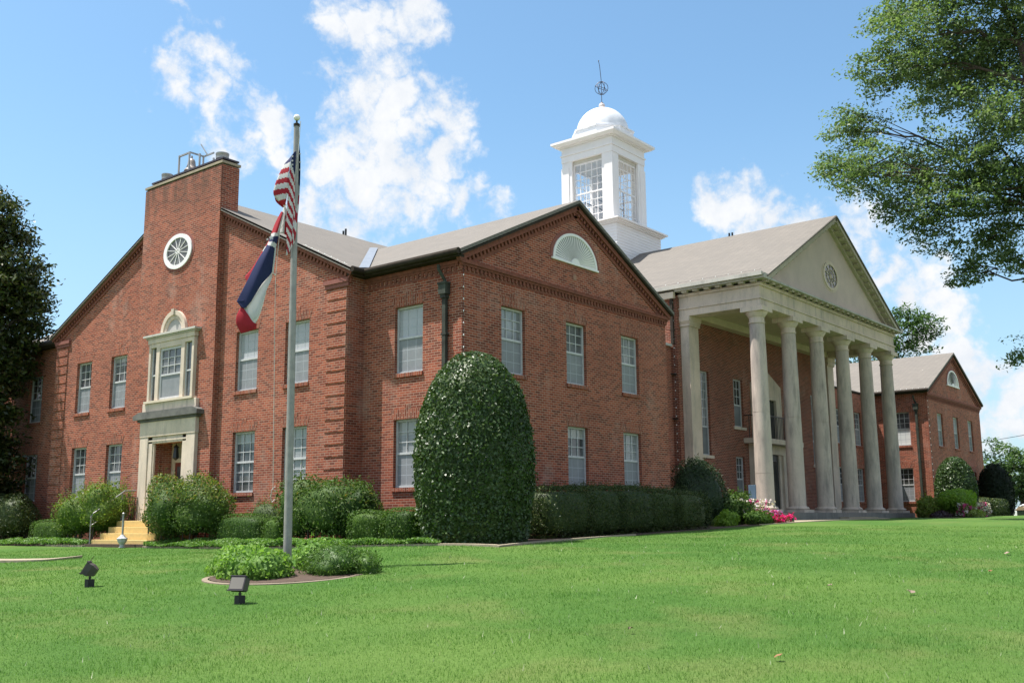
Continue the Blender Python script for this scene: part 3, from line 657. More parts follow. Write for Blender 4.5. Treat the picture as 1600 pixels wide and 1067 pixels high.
# entablature around the portico
def entab(parent=ch):
    A0, A1, B0 = 16.62, 31.76, -.56
    e = MB()
    def rim(o, z0, z1, back=YW):                    # three-sided beam, outer offset o, .72 deep
        x0, x1, y0 = A0 - o, A1 + o, B0 - o; t = .74 + o
        e.box(x0, x1, y0, y0 + t, z0, z1); e.box(x0, x0 + t, y0 + t, back - .002, z0, z1); e.box(x1 - t, x1, y0 + t, back - .002, z0, z1)
    rim(0, 8.12, 8.40); rim(.045, 8.402, 8.47); rim(-.02, 8.472, 8.92)
    en = e.build('entablature', STONE, parent)
    e = MB(); rim(.06, 8.922, 8.99); rim(.1, 8.992, 9.02); en2 = e.build('bed_moulding', STONE, en)
    e = MB(); rim(.36, 9.12, 9.20)
    e.build('cornice_shelf', CORN, en)
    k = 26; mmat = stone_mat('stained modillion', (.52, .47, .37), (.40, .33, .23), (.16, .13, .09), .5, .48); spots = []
    for i in range(k):
        x = A0 - .14 + (A1 - A0 + .28) * (i + .5) / k; spots.append((x - .11, x + .11, B0 - .28, B0 - .10))
    for i in range(7):
        y = B0 + .15 + i * .5
        for x0, x1 in ((A0 - .28, A0 - .10), (A1 + .1, A1 + .28)): spots.append((x0, x1, y - .11, y + .11))
    for q in spots: e = MB(); e.box(*q, 9.03, 9.118); e.build('modillion', mmat, en)
    for x0, x1 in ((16.26, 16.68), (31.70, 32.12)): e = MB(); e.box(x0, x1, -.92, 26, 9.202, 9.32); e.build('eave_cornice', CORN, en)
    for x0, x1 in ((16.1, 16.26), (32.12, 32.28)): e = MB(); e.box(x0 + .02, x1 - .02, -.9, 26, 9.20, 9.34); e.build('gutter', CORN, en)
    for x0, x1 in ((16.22, 16.39), (31.91, 32.05)): e = MB(); e.box(x0, x1, 3.02, 26, 8.86, 9.12); e.build('frieze_band', CREAM, en)
    e = MB(); e.box(17.3, 31.1, .16, 2.59, 8.42, 8.5); e.build('soffit', CREAM, en)
    e = MB(); e.box(17.3, 31.1, 2.6, 2.99, 8.12, 8.418); e.build('wall_beam', CREAM, en)
    return en
ent = entab()
# pediment
m = MB(); m.prism([(17.0, 9.2), (31.4, 9.2), (24.15, 13.15)], 'Y', -.46, -.1); ped = m.build('pediment', STUC, ch)
m = MB()
ex0, ex1, ezl, eza = 16.66, 31.66, 9.22, 13.31
def rak(m, off0, off1, y0, y1, u0, z0, u1, z1, s0=0., s1=1.):
    d = Vector((u1 - u0, z1 - z0)); n = Vector((-d.y, d.x)).normalized(); n = n if n.y > 0 else -n
    a = Vector((u0, z0)) + d * s0; b = Vector((u0, z0)) + d * s1
    m.prism([tuple(a + n * off0), tuple(b + n * off0), tuple(b + n * off1), tuple(a + n * off1)], 'Y', y0, y1)
MODS = []
for u0 in (ex0, ex1 - .02):
    rak(m, -.17, -.01, -.90, -.30, u0, ezl, 24.15, eza); rak(m, -.36, -.172, -.60, -.30, u0, ezl, 24.15, eza, .03, 1)
    for i in range(17): s = (i + 1.2) / 18; mm = MB(); MODS.append(mm); rak(mm, -.25, -.174, -.82, -.602, u0, ezl, 24.15, eza, s, s + .026)
m.build('raking_cornice', stone_mat('raking cornice stone', (.54, .48, .39), (.44, .39, .31), (.18, .16, .12), .5), ped)  # cornice stone in a darker, browner tone than the limestone
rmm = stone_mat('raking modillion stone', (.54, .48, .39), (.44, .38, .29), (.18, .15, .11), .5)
for mm in MODS: mm.build('modillion', rmm, ped)
m = MB()
for u0 in (ex0 - .1, ex1 + .08): rak(m, .0, .06, -.95, -.88, u0, ezl - .03, 24.15, eza)
m.build('roof_edge', ROOF, ped)
round_window('Y', -.46, 24.15, 10.65, .86, .70, ped, CREAM, 10, (.45,))
# columns and pilasters
def column(x, y, parent=ch):
    z0, zt = .26, 8.12
    prof = []
    for i in range(13):
        s = i / 12; r = .345 - .055 * s ** 1.6; prof.append((r, .26 + s * 6.98))
        if i in (2, 6): prof += [(r, .26 + s * 6.98 + .02), (r - .012, .26 + s * 6.98 + .022), (r - .012, .26 + s * 6.98 + .034), (r, .26 + s * 6.98 + .036)]
    m = MB(); m.lathe(prof, x, y, z0, 36); c = m.build('column', COLST, parent, True)
    m = MB(); m.box(x - .48, x + .48, y - .48, y + .48, z0, z0 + .11); m.lathe([(.40, .11), (.455, .13), (.46, .17), (.43, .21), (.37, .225), (.36, .26)], x, y, z0, 36); m.build('column_base', COLST, c, True)
    m = MB(); m.lathe([(.29, 7.22), (.325, 7.23), (.325, 7.27), (.292, 7.28), (.292, 7.46), (.33, 7.49), (.345, 7.53), (.42, 7.63), (.43, 7.67)], x, y, z0, 36); m.box(x - .46, x + .46, y - .46, y + .46, z0 + 7.67, zt - .002); m.build('capital', STONE, c, True)
    return c
for i in range(6): column(17.0 + 2.88 * i, -.2)
for x in (17.08, 31.32):
    m = MB(); m.box(x - .40, x + .40, 2.62, 2.995, .26, 7.72); p = m.build('pilaster', STONE, ch)
    m = MB(); m.box(x - .46, x + .46, 2.56, 2.995, 7.722, 7.80); m.box(x - .50, x + .50, 2.52, 2.995, 7.93, 8.115); m.prism([(x - .42, 7.80), (x + .42, 7.80), (x + .5, 7.93), (x - .5, 7.93)], 'Y', 2.54, 2.995); m.build('capital', STONE, p)
    m = MB(); m.box(x - .46, x + .46, 2.54, 2.995, .262, .5); m.build('pilaster_base', STONE, p)
# portico floor with front steps
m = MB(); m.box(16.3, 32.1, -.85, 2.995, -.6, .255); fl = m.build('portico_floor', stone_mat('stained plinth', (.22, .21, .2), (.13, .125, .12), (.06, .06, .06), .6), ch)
m = MB(); m.box(22.5, 25.9, -1.25, -.86, -.6, .08); m.box(22.5, 25.9, -1.6, -1.252, -.6, -.0); m.build('portico_steps', CONC, fl)
# portico doorway with balcony above
m = MB(); m.box(22.35, 22.95, 2.76, 2.995, .26, 2.9); m.box(25.4, 26.0, 2.76, 2.995, .26, 2.9); m.box(22.35, 26.0, 2.76, 2.995, 2.902, 3.3); m.box(22.95, 23.2, 2.86, 2.995, .26, 2.9); m.box(25.15, 25.4, 2.86, 2.995, .26, 2.9)
pd = m.build('portal', STONE, ch)
m = MB(); m.box(23.2, 25.15, 2.93, 2.99, .28, 2.9); m.build('door', BLACK, pd); m = MB(); m.box(23.4, 24.1, 2.9, 2.925, .6, 2.6); m.box(24.25, 24.95, 2.9, 2.925, .6, 2.6); m.build('pane', G_BLACK, pd)
m = MB(); m.box(21.9, 26.45, 2.2, 2.995, 3.302, 3.52); bal = m.build('balcony', STONE, ch)
m = MB()
for i in range(30): x = 22.0 + 4.35 * i / 29; m.box(x - .012, x + .012, 2.24, 2.264, 3.52, 4.5)
for y in (2.5, 2.75): m.box(26.33, 26.354, y, y + .024, 3.52, 4.5); m.box(22.0, 22.024, y, y + .024, 3.52, 4.5)
m.box(21.96, 26.4, 2.23, 2.27, 4.5, 4.54); m.box(26.32, 26.36, 2.27, 2.99, 4.5, 4.54); m.box(21.99, 22.03, 2.27, 2.99, 4.5, 4.54); m.build('railing', BLACK, bal)
m = MB(); m.prism([(22.75, 3.52), (23.3, 3.52), (23.3, 5.4), (25.05, 5.4), (25.05, 3.52), (25.6, 3.52), (25.6, 6.05), (24.175, 6.7), (22.75, 6.05)], 'Y', 2.82, 2.995); fd = m.build('balcony_door_surround', STONE, ch)
m = MB(); m.box(23.3, 25.05, 2.95, 2.99, 3.54, 5.4); m.build('pane', G_BLACK, fd)
m = MB(); m.box(26.35, 26.62, 2.97, 2.99, 1.55, 1.9); m.build('wall_notice', WHITE, ch)

# ---- far wing
F0 = 38.12
mb = wing_walls(F0)
wall(mb, 'X', F0, 0, 3.3, ZB, ZE, [(1.0, 1.9, US, UH), (1.0, 1.9, LS, LH)])
wall(mb, 'Y', 3.3, MX1, F0, ZB, ZE, both([(33.2, 34.2), (36.05, 37.05)]))
mb.add([(F0 + 10.33, 0, ZB), (F0 + 10.33, 27, ZB), (F0 + 10.33, 27, ZE), (F0 + 10.33, 0, ZE)], [(0, 1, 2, 3)]); mb.add([(F0, 3.3, ZB), (F0, 27, ZB), (F0, 27, ZE), (F0, 3.3, ZE)], [(0, 1, 2, 3)])
mb.add([(F0, 27, ZB), (F0 + 10.33, 27, ZB), (F0 + 10.33, 27, ZE), (F0, 27, ZE)], [(0, 1, 2, 3)])
mb.prism([(F0, ZE), (F0 + 10.33, ZE), (F0 + 5.165, 9.38)], 'Y', 0, .25); mb.prism([(F0, ZE), (F0 + 10.33, ZE), (F0 + 5.165, 9.38)], 'Y', 26.7, 27)
mb.build('wall', BRICK, ch)
rff = gable_roof('Y', -.2, 27.2, F0 + 5.165, 5.47, 6.95, 9.60); gable_roof('X', MX1 + .03, F0 + 11, YC, 8.37, 6.95, 10.98, name='roof')
m = MB(); m.tube([(F0 - .34, -.2, 6.9), (F0 - .34, 3.46, 6.9)], .085, 10); m.box(F0 - .27, F0 - .03, -.12, 3.28, 6.78, 6.86); m.build('gutter', BRONZE, rff)
m = MB(); m.tube([(MX1 + .1, 3.34, 6.9), (F0 - .33, 3.34, 6.9)], .085, 10); m.build('gutter', BRONZE, rff)
m = MB(); m.lathe([(.22, 0), (.22, .1), (.1, .2)], 40.9, .9, 8.2, 14); m.build('roof_vent', WHITE, rff)
for i, (a, b) in enumerate(FX):
    window('Y', 0, a + F0, b + F0, US, UH, G_LIGHT, SCREEN_D, rail=.5); window('Y', 0, a + F0, b + F0, LS, LH, G_MID, SCREEN_D)
window('X', F0, 1.0, 1.9, US, UH, G_DARK, mat('white lower blind', (.62, .63, .62), .5)); window('X', F0, 1.0, 1.9, LS, LH, G_BLACK, SCREEN)
for a, b in ((33.2, 34.2), (36.05, 37.05)): window('Y', 3.3, a, b, US, UH, G_DARK); window('Y', 3.3, a, b, LS, LH, G_DARK)
rake(F0 - .22, 6.83, F0 + 5.165, 9.45, 'Y', 0, .19); rake(F0 + 10.55, 6.83, F0 + 5.165, 9.45, 'Y', 0, .19); dentil_band('Y', 0, F0, F0 + 10.33, 6.66); lunette(F0)
downspout(F0, .62, 6.2, -.2)

# ---- cupola on the main ridge
CX, CY = 24.12, 11.47
def sq(m, h, z0, z1, h2=None):
    h2 = h if h2 is None else h2
    vs = [(CX + sx * k, CY + sy * k, z) for k, z in ((h, z0), (h2, z1)) for sx, sy in ((-1, -1), (1, -1), (1, 1), (-1, 1))]
    m.add(vs, [(0, 3, 2, 1), (4, 5, 6, 7), (0, 1, 5, 4), (1, 2, 6, 5), (2, 3, 7, 6), (3, 0, 4, 7)])
CUPW = noisy_mat('cupola white paint', (.86, .83, .82), (.81, .785, .78), 2, .45)
m = MB()
for i in range(20):
    z = 11.6 + i * .15; sq(m, 2.12, z, z + .149, 2.095)
cup = m.build('cupola', CUPW, ch)
m = MB(); sq(m, 2.2, 14.6, 14.66); sq(m, 2.28, 14.662, 14.74); sq(m, 2.4, 14.742, 14.82); sq(m, 2.4, 14.822, 15.0, 1.75); m.build('base_cornice', CUPW, cup)
H = 1.56
for sx in (-1, 1):
    for sy in (-1, 1):
        m = MB(); m.box(CX + sx * H, CX + sx * (H - .62), CY + sy * H, CY + sy * (H - .12), 14.95, 18.6); m.box(CX + sx * H, CX + sx * (H - .12), CY + sy * (H - .122), CY + sy * (H - .62), 14.95, 18.6)
        m.box(CX + sx * (H - .123), CX + sx * (H - .5), CY + sy * (H - .124), CY + sy * (H - .5), 14.96, 18.59)
        m.box(CX + sx * (H - .003), CX + sx * (H + .04), CY + sy * (H + .04), CY + sy * (H - .44), 15.0, 18.3); m.box(CX + sx * (H - .005), CX + sx * (H - .44), CY + sy * (H + .038), CY + sy * (H - .002), 15.002, 18.298)
        m.build('corner_pier', CUPW, cup)
m = MB(); sq(m, H - .1, 14.9, 15.06); m.build('lantern_floor', noisy_mat('lantern floor', (.5, .5, .48), (.4, .4, .38), 2), cup)
m = MB(); sq(m, H + .03, 18.6, 18.95); sq(m, H + .08, 18.952, 19.02); sq(m, H + .02, 19.022, 19.40); sq(m, H + .12, 19.402, 19.46); sq(m, H + .30, 19.462, 19.56, H + .42); sq(m, H + .44, 19.562, 19.68); sq(m, H + .44, 19.682, 19.86, 1.5)
m.build('upper_cornice', CUPW, cup)
m = MB(); sq(m, H - .13, 18.42, 18.598); m.build('lantern_ceiling', noisy_mat('dingy ceiling', (.62, .58, .5), (.5, .47, .4), 2), cup)
tg = bpy.data.materials.new('clear glass'); tg.use_nodes = True; t = tg.node_tree; t.nodes.clear()
o_ = t.nodes.new('ShaderNodeOutputMaterial'); mx_ = t.nodes.new('ShaderNodeMixShader'); mx_.inputs[0].default_value = .10; a_ = t.nodes.new('ShaderNodeBsdfTransparent'); b_ = t.nodes.new('ShaderNodeBsdfGlossy'); b_.inputs['Roughness'].default_value = .05
t.links.new(a_.outputs[0], mx_.inputs[1]); t.links.new(b_.outputs[0], mx_.inputs[2]); t.links.new(mx_.outputs[0], o_.inputs[0])
for k in range(4):
    R4 = Matrix.Translation((CX, CY, 0)) @ Matrix.Rotation(k * math.pi / 2, 4, 'Z')
    m = MB(); W = H - .62; y0 = -(H - .16)
    m.box(-W, -W + .07, y0, y0 + .06, 15.06, 18.42); m.box(W - .07, W, y0, y0 + .06, 15.06, 18.42); m.box(-W + .07, W - .07, y0, y0 + .06, 18.34, 18.42); m.box(-W + .07, W - .07, y0, y0 + .06, 15.06, 15.14); m.box(-W + .07, W - .07, y0 - .004, y0 + .064, 16.72, 16.79)
    for i in range(1, 5): x = -W + .07 + (2 * W - .14) * i / 5; m.box(x - .014, x + .014, y0 + .012, y0 + .048, 15.14, 18.34)
    for j in range(1, 8):
        z = 15.14 + 3.2 * j / 8
        if j != 4: m.box(-W + .07, W - .07, y0 + .014, y0 + .046, z - .014, z + .014)
    ws = m.xform(R4).build('lantern_sash', CUPW, cup)
    m = MB(); m.box(-W + .07, W - .07, y0 + .026, y0 + .03, 15.14, 18.34); m.xform(R4).build('lantern_pane', tg, cup)
m = MB(); 
for a in (0, 1): m.box(CX - 1.2, CX + 1.2, CY - .4 + a * .8, CY - .36 + a * .8, 16.3, 16.36)
m.tube([(CX + .45, CY - .9, 15.0), (CX + .45, CY - .9, 17.0)], .03, 6); m.tube([(CX + .45, CY - .9, 17.0), (CX - .5, CY - .9, 17.35)], .022, 6); m.build('lantern_braces', DARKIRON, cup)
octo = lambda r: [(CX + r * math.cos(math.pi / 8 + i * math.pi / 4), CY + r * math.sin(math.pi / 8 + i * math.pi / 4)) for i in range(8)]
m = MB(); m.prism(octo(1.66), 'Z', 19.6, 20.22); m.prism(octo(1.72), 'Z', 20.222, 20.29); m.build('drum', SILVER, cup)
m = MB(); dm = [(1.45, -.08)] + [(1.40 * math.cos(a), 1.40 * math.sin(a)) for a in np.linspace(0, math.pi / 2 - .03, 18)]; m.lathe(dm, CX, CY, 20.36, 40); m.build('dome', SILVER, cup, True)
m = MB(); m.lathe([(.17 * math.sin(a), .17 * (1 - math.cos(a))) for a in np.linspace(.1, math.pi - .1, 12)], CX, CY, 21.76, 20); m.build('finial_ball', noisy_mat('copper ball', (.62, .5, .46), (.7, .66, .64), 4, .4, .2), cup, True)
m = MB(); m.lathe([(.09, 0), (.07, .05), (.02, .08)], CX, CY, 22.08, 12); m.tube([(CX, CY, 22.1), (CX - .01, CY, 23.4), (CX - .05, CY + .05, 24.2), (CX - .08, CY + .09, 24.5)], .018, 6); m.lathe([(.01, -.04), (.035, 0), (.01, .04)], CX - .08, CY + .09, 24.52, 8)
for k in range(3):
    th = k * math.pi / 3; m.tube([(CX + .35 * math.cos(a) * math.cos(th), CY + .35 * math.cos(a) * math.sin(th), 22.95 + .35 * math.sin(a)) for a in np.linspace(0, 2 * math.pi, 33)], .016, 5, cap=False)
m.tube([(CX + .36 * math.cos(a), CY + .36 * math.sin(a) * .9, 22.95 + .36 * math.sin(a) * .45) for a in np.linspace(0, 2 * math.pi, 33)], .014, 5, cap=False)
m.build('armillary_finial', DARKIRON, cup)
# ------------------------------------------------------------------ ground, lawn, paths
def axis(lo, hi, step, far):
    a = list(np.arange(lo, hi + 1e-6, step)); s = step; x = lo
    L = []
    while x > -far: s *= 1.45; x -= s; L.append(x)
    s = step; x = a[-1]; Rr = []
    while x < far: s *= 1.45; x += s; Rr.append(x)
    return np.array(L[::-1] + a + Rr)
gx, gy = axis(-30, 75, .6, 2500), axis(-40, 36, .6, 2500)
GX, GY = np.meshgrid(gx, gy, indexing='ij')
rng = np.random.default_rng(11)
GZ = gz(GX, GY)
far_r = np.hypot(GX, GY); GZ = np.where(far_r > 420, np.minimum(GZ, -.5), GZ)
GZ = GZ + .012 * np.sin(GX * 1.9 + 1.1 * GY) * np.sin(GY * 1.3 - .5 * GX)
nx, ny = GX.shape
idx = np.arange(nx * ny).reshape(nx, ny)
F = np.stack([idx[:-1, :-1], idx[1:, :-1], idx[1:, 1:], idx[:-1, 1:]], -1).reshape(-1, 4)
def lawn_mat():
    m = mat('lawn', rough=.95, spec=.1); t = NT(m); p = t.pos()
    a = t.noise(p, .22, 5, .6); b = t.noise(p, 1.4, 6, .65); c = t.noise(t.scalev(p, (1, 1, 1)), 26, 5, .7); d = t.noise(p, .55, 4)
    col = t.mix(t.mapr(b, .3, .7), LAWN[0], LAWN[1])
    col = t.mix(t.mapr(a, .42, .66, 0, .85), col, LAWN[2])
    col = t.mix(t.mapr(d, .54, .72, 0, .6), col, LAWN[3])
    sx = t.nd('ShaderNodeSeparateXYZ'); t.L.new(p, sx.inputs[0])
    neutral_ground = t.math('MAXIMUM', t.mapr(sx.outputs['Y'], -30, -31, 0, 1), t.mapr(sx.outputs['X'], -33, -34, 0, 1)); neutral_ground = t.math('MAXIMUM', neutral_ground, t.mapr(sx.outputs['X'], 72, 74, 0, 1))  # grey-tan ground beyond the lawn, added to neutralise green bounce light
    col = t.mix(neutral_ground, col, t.mix(t.mapr(d, .4, .6), (.24, .215, .19), (.33, .29, .25)))
    col = t.mix(t.mapr(c, .35, .7, .0, .55), col, t.mix(1., col, (.42, .45, .35), 'MULTIPLY'))
    t.L.new(col, t.b.inputs['Base Color']); t.bump(c, .8, .05); return m
LAWN = [(.062, .142, .028), (.086, .176, .038), (.128, .21, .05), (.175, .20, .07)]
lawn = arr_mesh('lawn', np.stack([GX, GY, GZ], -1).reshape(-1, 3), F, [lawn_mat()], smooth=True)
tag(lawn, 'wide mown green lawn rising gently to the courthouse', 'lawn', kind='structure')

def strip_mesh(name, left, right, h, m, label, cat, kind='structure', skirt=.25):
    """ribbon between two edge polylines lying `h` above the lawn, with side faces going down"""
    mb = MB(); n = len(left)
    for i, (a, b) in enumerate(zip(left, right)):
        za, zb = g1(*a) + h, g1(*b) + h
        mb.v += [(a[0], a[1], za), (b[0], b[1], zb), (a[0], a[1], za - skirt), (b[0], b[1], zb - skirt)]
    for i in range(n - 1):
        o, q = 4 * i, 4 * i + 4
        mb.f += [(o, o + 1, q + 1, q), (o, q, q + 2, o + 2), (o + 1, o + 3, q + 3, q + 1)]; mb.m += [0] * 3
    mb.f += [(0, 2, 3, 1), (4 * n - 4, 4 * n - 3, 4 * n - 1, 4 * n - 2)]; mb.m += [0, 0]
    o = mb.build(name, m); return tag(o, label, cat, kind=kind)
def poly_pts(pts, n=10):
    out = []
    P = [Vector((*p, 0)) for p in pts]
    for i in range(len(P) - 1):
        p0, p1, p2, p3 = P[max(i - 1, 0)], P[i], P[i + 1], P[min(i + 2, len(P) - 1)]
        for k in range(n):
            t = k / n; q = .5 * ((2 * p1) + (p2 - p0) * t + (2 * p0 - 5 * p1 + 4 * p2 - p3) * t * t + (3 * p1 - p0 - 3 * p2 + p3) * t ** 3); out.append((q.x, q.y))
    out.append(pts[-1]); return out
CONC2 = noisy_mat('pavement concrete', (.46, .42, .36), (.38, .35, .30), 2, .85); EDGE = noisy_mat('weathered edging', (.24, .19, .14), (.17, .135, .10), 6, .9)
SOIL = noisy_mat('dark mulch', (.055, .035, .024), (.09, .06, .045), 14, .95)
E1 = poly_pts([(-2.5, -3.2), (-2.62, -1), (-2.55, 3), (-2.55, 9.2), (-2.6, 10.1)]); 
def offset(L, d):
    out = []
    for i, p in enumerate(L):
        a = Vector(L[max(i - 1, 0)]); b = Vector(L[min(i + 1, len(L) - 1)]); t = (b - a).normalized(); out.append((p[0] - t.y * d, p[1] + t.x * d))
    return out
strip_mesh('flower_bed_soil', [(-2.5, -3.3), (-2.5, 27)], [(0.2, -3.3), (0.2, 27)], .012, SOIL, 'dark mulch bed along the courthouse side wall', 'bed')
strip_mesh('flower_bed_soil', [(-2.3, -2.6), (4, -2.5), (10, -2.2), (16.2, -2.0)], [(-2.3, 3.3), (4, 3.2), (10, 3.2), (16.2, 2.9)], .016, SOIL, 'dark mulch bed under the front hedge', 'bed')
strip_mesh('flower_bed_soil', [(28.2, -3.3), (34, -4.1), (48.5, -3)], [(28.2, -1.75), (34, 2), (48.5, .1)], .014, SOIL, 'dark mulch bed before the far wing', 'bed')
strip_mesh('kerb_edging', E1, offset(E1, -.13), .05, CONC, 'thin concrete edging between lawn and planting bed', 'edging')
E2 = poly_pts([(-2.6, 13.5), (-2.5, 16), (-2.5, 20), (-2.6, 27)]); strip_mesh('kerb_edging', E2, offset(E2, -.13), .05, CONC, 'thin concrete edging left of the yellow steps', 'edging')
E3 = poly_pts([(-2.5, -3.3), (0, -3.0), (2, -2.75), (4, -2.6)]); strip_mesh('kerb_edging', E3, offset(E3, .11), .04, CONC, 'low concrete edging before the dark front hedge', 'edging')
pw = poly_pts([(-4.2, 17.2), (-3.4, 17.6), (-3.0, 19.5), (-2.9, 24), (-2.9, 30)]); strip_mesh('path', pw, [(x - 1.3 - .2 * i / len(pw), y + 1) for i, (x, y) in enumerate(pw)], .02, CONC, 'pale concrete path by the left planting bed', 'path')
cv = poly_pts([(-6.3, 6.65), (-7.1, 6.15), (-7.65, 6.0), (-8.02, 6.7), (-8.2, 7.7), (-8.3, 12), (-8.4, 18)], 8); strip_mesh('path', offset(cv, 0), [(-5.88, 7.3), *offset(cv, -.9)[1:]] if False else [(x + .05 + .42 * min(1, i / 18), y + .12 + .34 * min(1, i / 14)) for i, (x, y) in enumerate(cv)], .05, CONC, 'curved concrete walk with a dark shaded edge at left', 'path')
strip_mesh('path', [(12.4, -2.1), (16.5, -2.5), (22.2, -2.4), (23.2, -2.7)], [(14.6, -1.3), (16.5, -1.2), (22.2, -1.25), (25, -1.7)], .03, CONC, 'pale walk in front of the stone columns', 'path')
strip_mesh('road', [(-32, -41), (0, -41), (56, -41)], [(-32, -33), (0, -33), (56, -33)], .02, noisy_mat('worn asphalt', (.10, .097, .092), (.13, .127, .12), 3, .9), 'unseen grey street added beyond the front lawn to bounce neutral light', 'road')  # out-of-view street added to reflect neutral light onto the front walls
strip_mesh('pavement', [(-32, -32.6), (56, -32.6)], [(-32, -30.4), (56, -30.4)], .05, CONC2, 'unseen pale concrete pavement added beyond the front lawn to bounce neutral light', 'pavement')  # unseen pavement, added as a pale reflector for the front walls
rd = strip_mesh('road', [(56, -60), (60, -10), (62, 20), (64, 80)], [(66, -60), (70, -10), (72, 20), (74, 80)], .02, noisy_mat('asphalt', (.055, .055, .055), (.075, .074, .072), 4, .9), 'grey asphalt street beyond the far wing', 'road')

# ------------------------------------------------------------------ grass blades near the camera
CAMP = np.array([-19.3778, -17.3199]); FW2 = np.array([.778, .628]); RT2 = np.array([.628, -.778])
def blades(n, dmin, dmax, name, mats, hmin, hmax, w, clumps=None):
    u = rng.random(n); d = dmin * (dmax / dmin) ** (u ** .8); a = rng.uniform(-.82, .82, n)
    x = CAMP[0] + d * (np.cos(a) * FW2[0] + np.sin(a) * RT2[0]); y = CAMP[1] + d * (np.cos(a) * FW2[1] + np.sin(a) * RT2[1])
    bed = (x > -2.55) & (y > -2.9) & (y < 30) | (x > -2.4) & (y > -2.5 + .03 * x)
    ring_ = ((x + 8.3) / 1.42) ** 2 + ((y + 3.55) / 1.42) ** 2 < 1.0
    ok = ~(bed | ring_); x, y, d = x[ok], y[ok], d[ok]; n = len(x)
    z = gz(x, y) + .012 * np.sin(x * 1.9 + 1.1 * y) * np.sin(y * 1.3 - .5 * x)
    h = rng.uniform(hmin, hmax, n) * (.75 + .5 * (np.sin(x * 2.1) * np.sin(y * 1.7 + x) * .5 + .5)); th = rng.uniform(0, 2 * np.pi, n); ww = w * rng.uniform(.6, 1.2, n) * np.clip(d / 12, .8, 2.0)
    lean = rng.normal(0, .45, (n, 2)) * h[:, None]
    b0 = np.stack([x - np.cos(th) * ww, y - np.sin(th) * ww, z - .01], -1); b1 = np.stack([x + np.cos(th) * ww, y + np.sin(th) * ww, z - .01], -1)
    tp = np.stack([x + lean[:, 0], y + lean[:, 1], z + h], -1)
    V = np.stack([b0, b1, tp], 1).reshape(-1, 3); Fq = np.arange(3 * n).reshape(n, 3)
    mi = rng.integers(0, len(mats), n) if len(mats) > 1 else None
    return arr_mesh(name, V, Fq, mats, mi=mi)
def grass_blade_mat(name, cols, trans=.3):
    m = leaf_mat(name, cols, .6, trans, .2); t = NT(m)
    src = t.b.inputs['Base Color'].links[0].from_socket; p = t.pos(); a = t.noise(p, .22, 5, .6); d = t.noise(p, .55, 4)
    c = t.mix(t.mapr(a, .42, .66, 0, .8), src, (.165, .285, .06)); c = t.mix(t.mapr(d, .54, .72, 0, .65), c, (.26, .29, .10)); t.L.new(c, t.b.inputs['Base Color']); return m
GB = grass_blade_mat('grass blade', [(.080, .195, .036), (.112, .245, .048), (.148, .285, .064), (.22, .33, .11)])
gr = blades(420000, 7.5, 34, 'grass', [GB], .014, .036, .0048)
tag(gr, 'short blades of mown lawn grass', 'grass', kind='stuff')
SEED = leaf_mat('pale seed heads', [(.42, .45, .3), (.55, .55, .42)], .6, .3)
sd = blades(900, 8, 24, 'grass_seed_heads', [SEED], .03, .06, .007); tag(sd, 'scattered pale grass tips catching the sun', 'grass', kind='stuff')

# ------------------------------------------------------------------ foliage
def rand_dirs(n):
    v = rng.normal(size=(n, 3)); return v / np.linalg.norm(v, axis=1)[:, None]
def leaves(C_, nrm, size, aspect=.55, jitter=.8):
    """diamond leaves at C_, facing roughly nrm; returns verts, faces"""
    n = len(C_); nn = nrm + rng.normal(0, jitter, (n, 3)); nn /= np.linalg.norm(nn, axis=1)[:, None] + 1e-9
    t = np.cross(nn, rand_dirs(n)); t /= np.linalg.norm(t, axis=1)[:, None] + 1e-9; b = np.cross(nn, t)
    s = size * rng.uniform(.65, 1.25, n); t *= (s / 2)[:, None]; b *= (s * aspect / 2)[:, None]; fold = nn * (s * .10)[:, None]
    V = np.stack([C_ - t, C_ - b * 1. + fold, C_ + t, C_ + b + fold], 1).reshape(-1, 3)
    return V, np.arange(4 * n).reshape(n, 4)
def lump(dirs, seed, amp):
    r = np.random.default_rng(seed); k = r.normal(0, 1, (7, 3)) * 2.6; ph = r.uniform(0, 6.28, 7)
    return 1 + amp * np.mean(np.sin(dirs @ k.T + ph), axis=1) * 2
def blob_shell(c, rad, n, seed, amp=.12, depth=.22, power=2., zmin=None):
    """points just inside a lumpy super-ellipsoid with outward normals"""
    d = rand_dirs(n); e = np.abs(d) ** power; k = (e.sum(1)) ** (-1 / power)
    r = k * lump(d, seed, amp) * (1 - depth * rng.random(n) ** 1.6)
    P = np.array(c) + d * r[:, None] * np.array(rad); nrm = d / np.array(rad); nrm /= np.linalg.norm(nrm, axis=1)[:, None]
    if zmin is not None:
        ok = P[:, 2] > zmin; P, nrm = P[ok], nrm[ok]
    return P, nrm
def core(c, rad, seed, amp, power, shrink, nu=28, nv=18):
    vs = []; 
    th = np.linspace(0, 2 * np.pi, nu, endpoint=False); ph = np.linspace(-np.pi / 2, np.pi / 2, nv)
    d = np.array([(np.cos(p) * np.cos(t), np.cos(p) * np.sin(t), np.sin(p)) for p in ph for t in th])
    r = (np.abs(d) ** power).sum(1) ** (-1 / power) * lump(d, seed, amp) * shrink
    V = np.array(c) + d * r[:, None] * np.array(rad); F_ = []
    for j in range(nv - 1):
        for i in range(nu): F_.append((j * nu + i, j * nu + (i + 1) % nu, (j + 1) * nu + (i + 1) % nu, (j + 1) * nu + i))
    return V, np.array(F_)
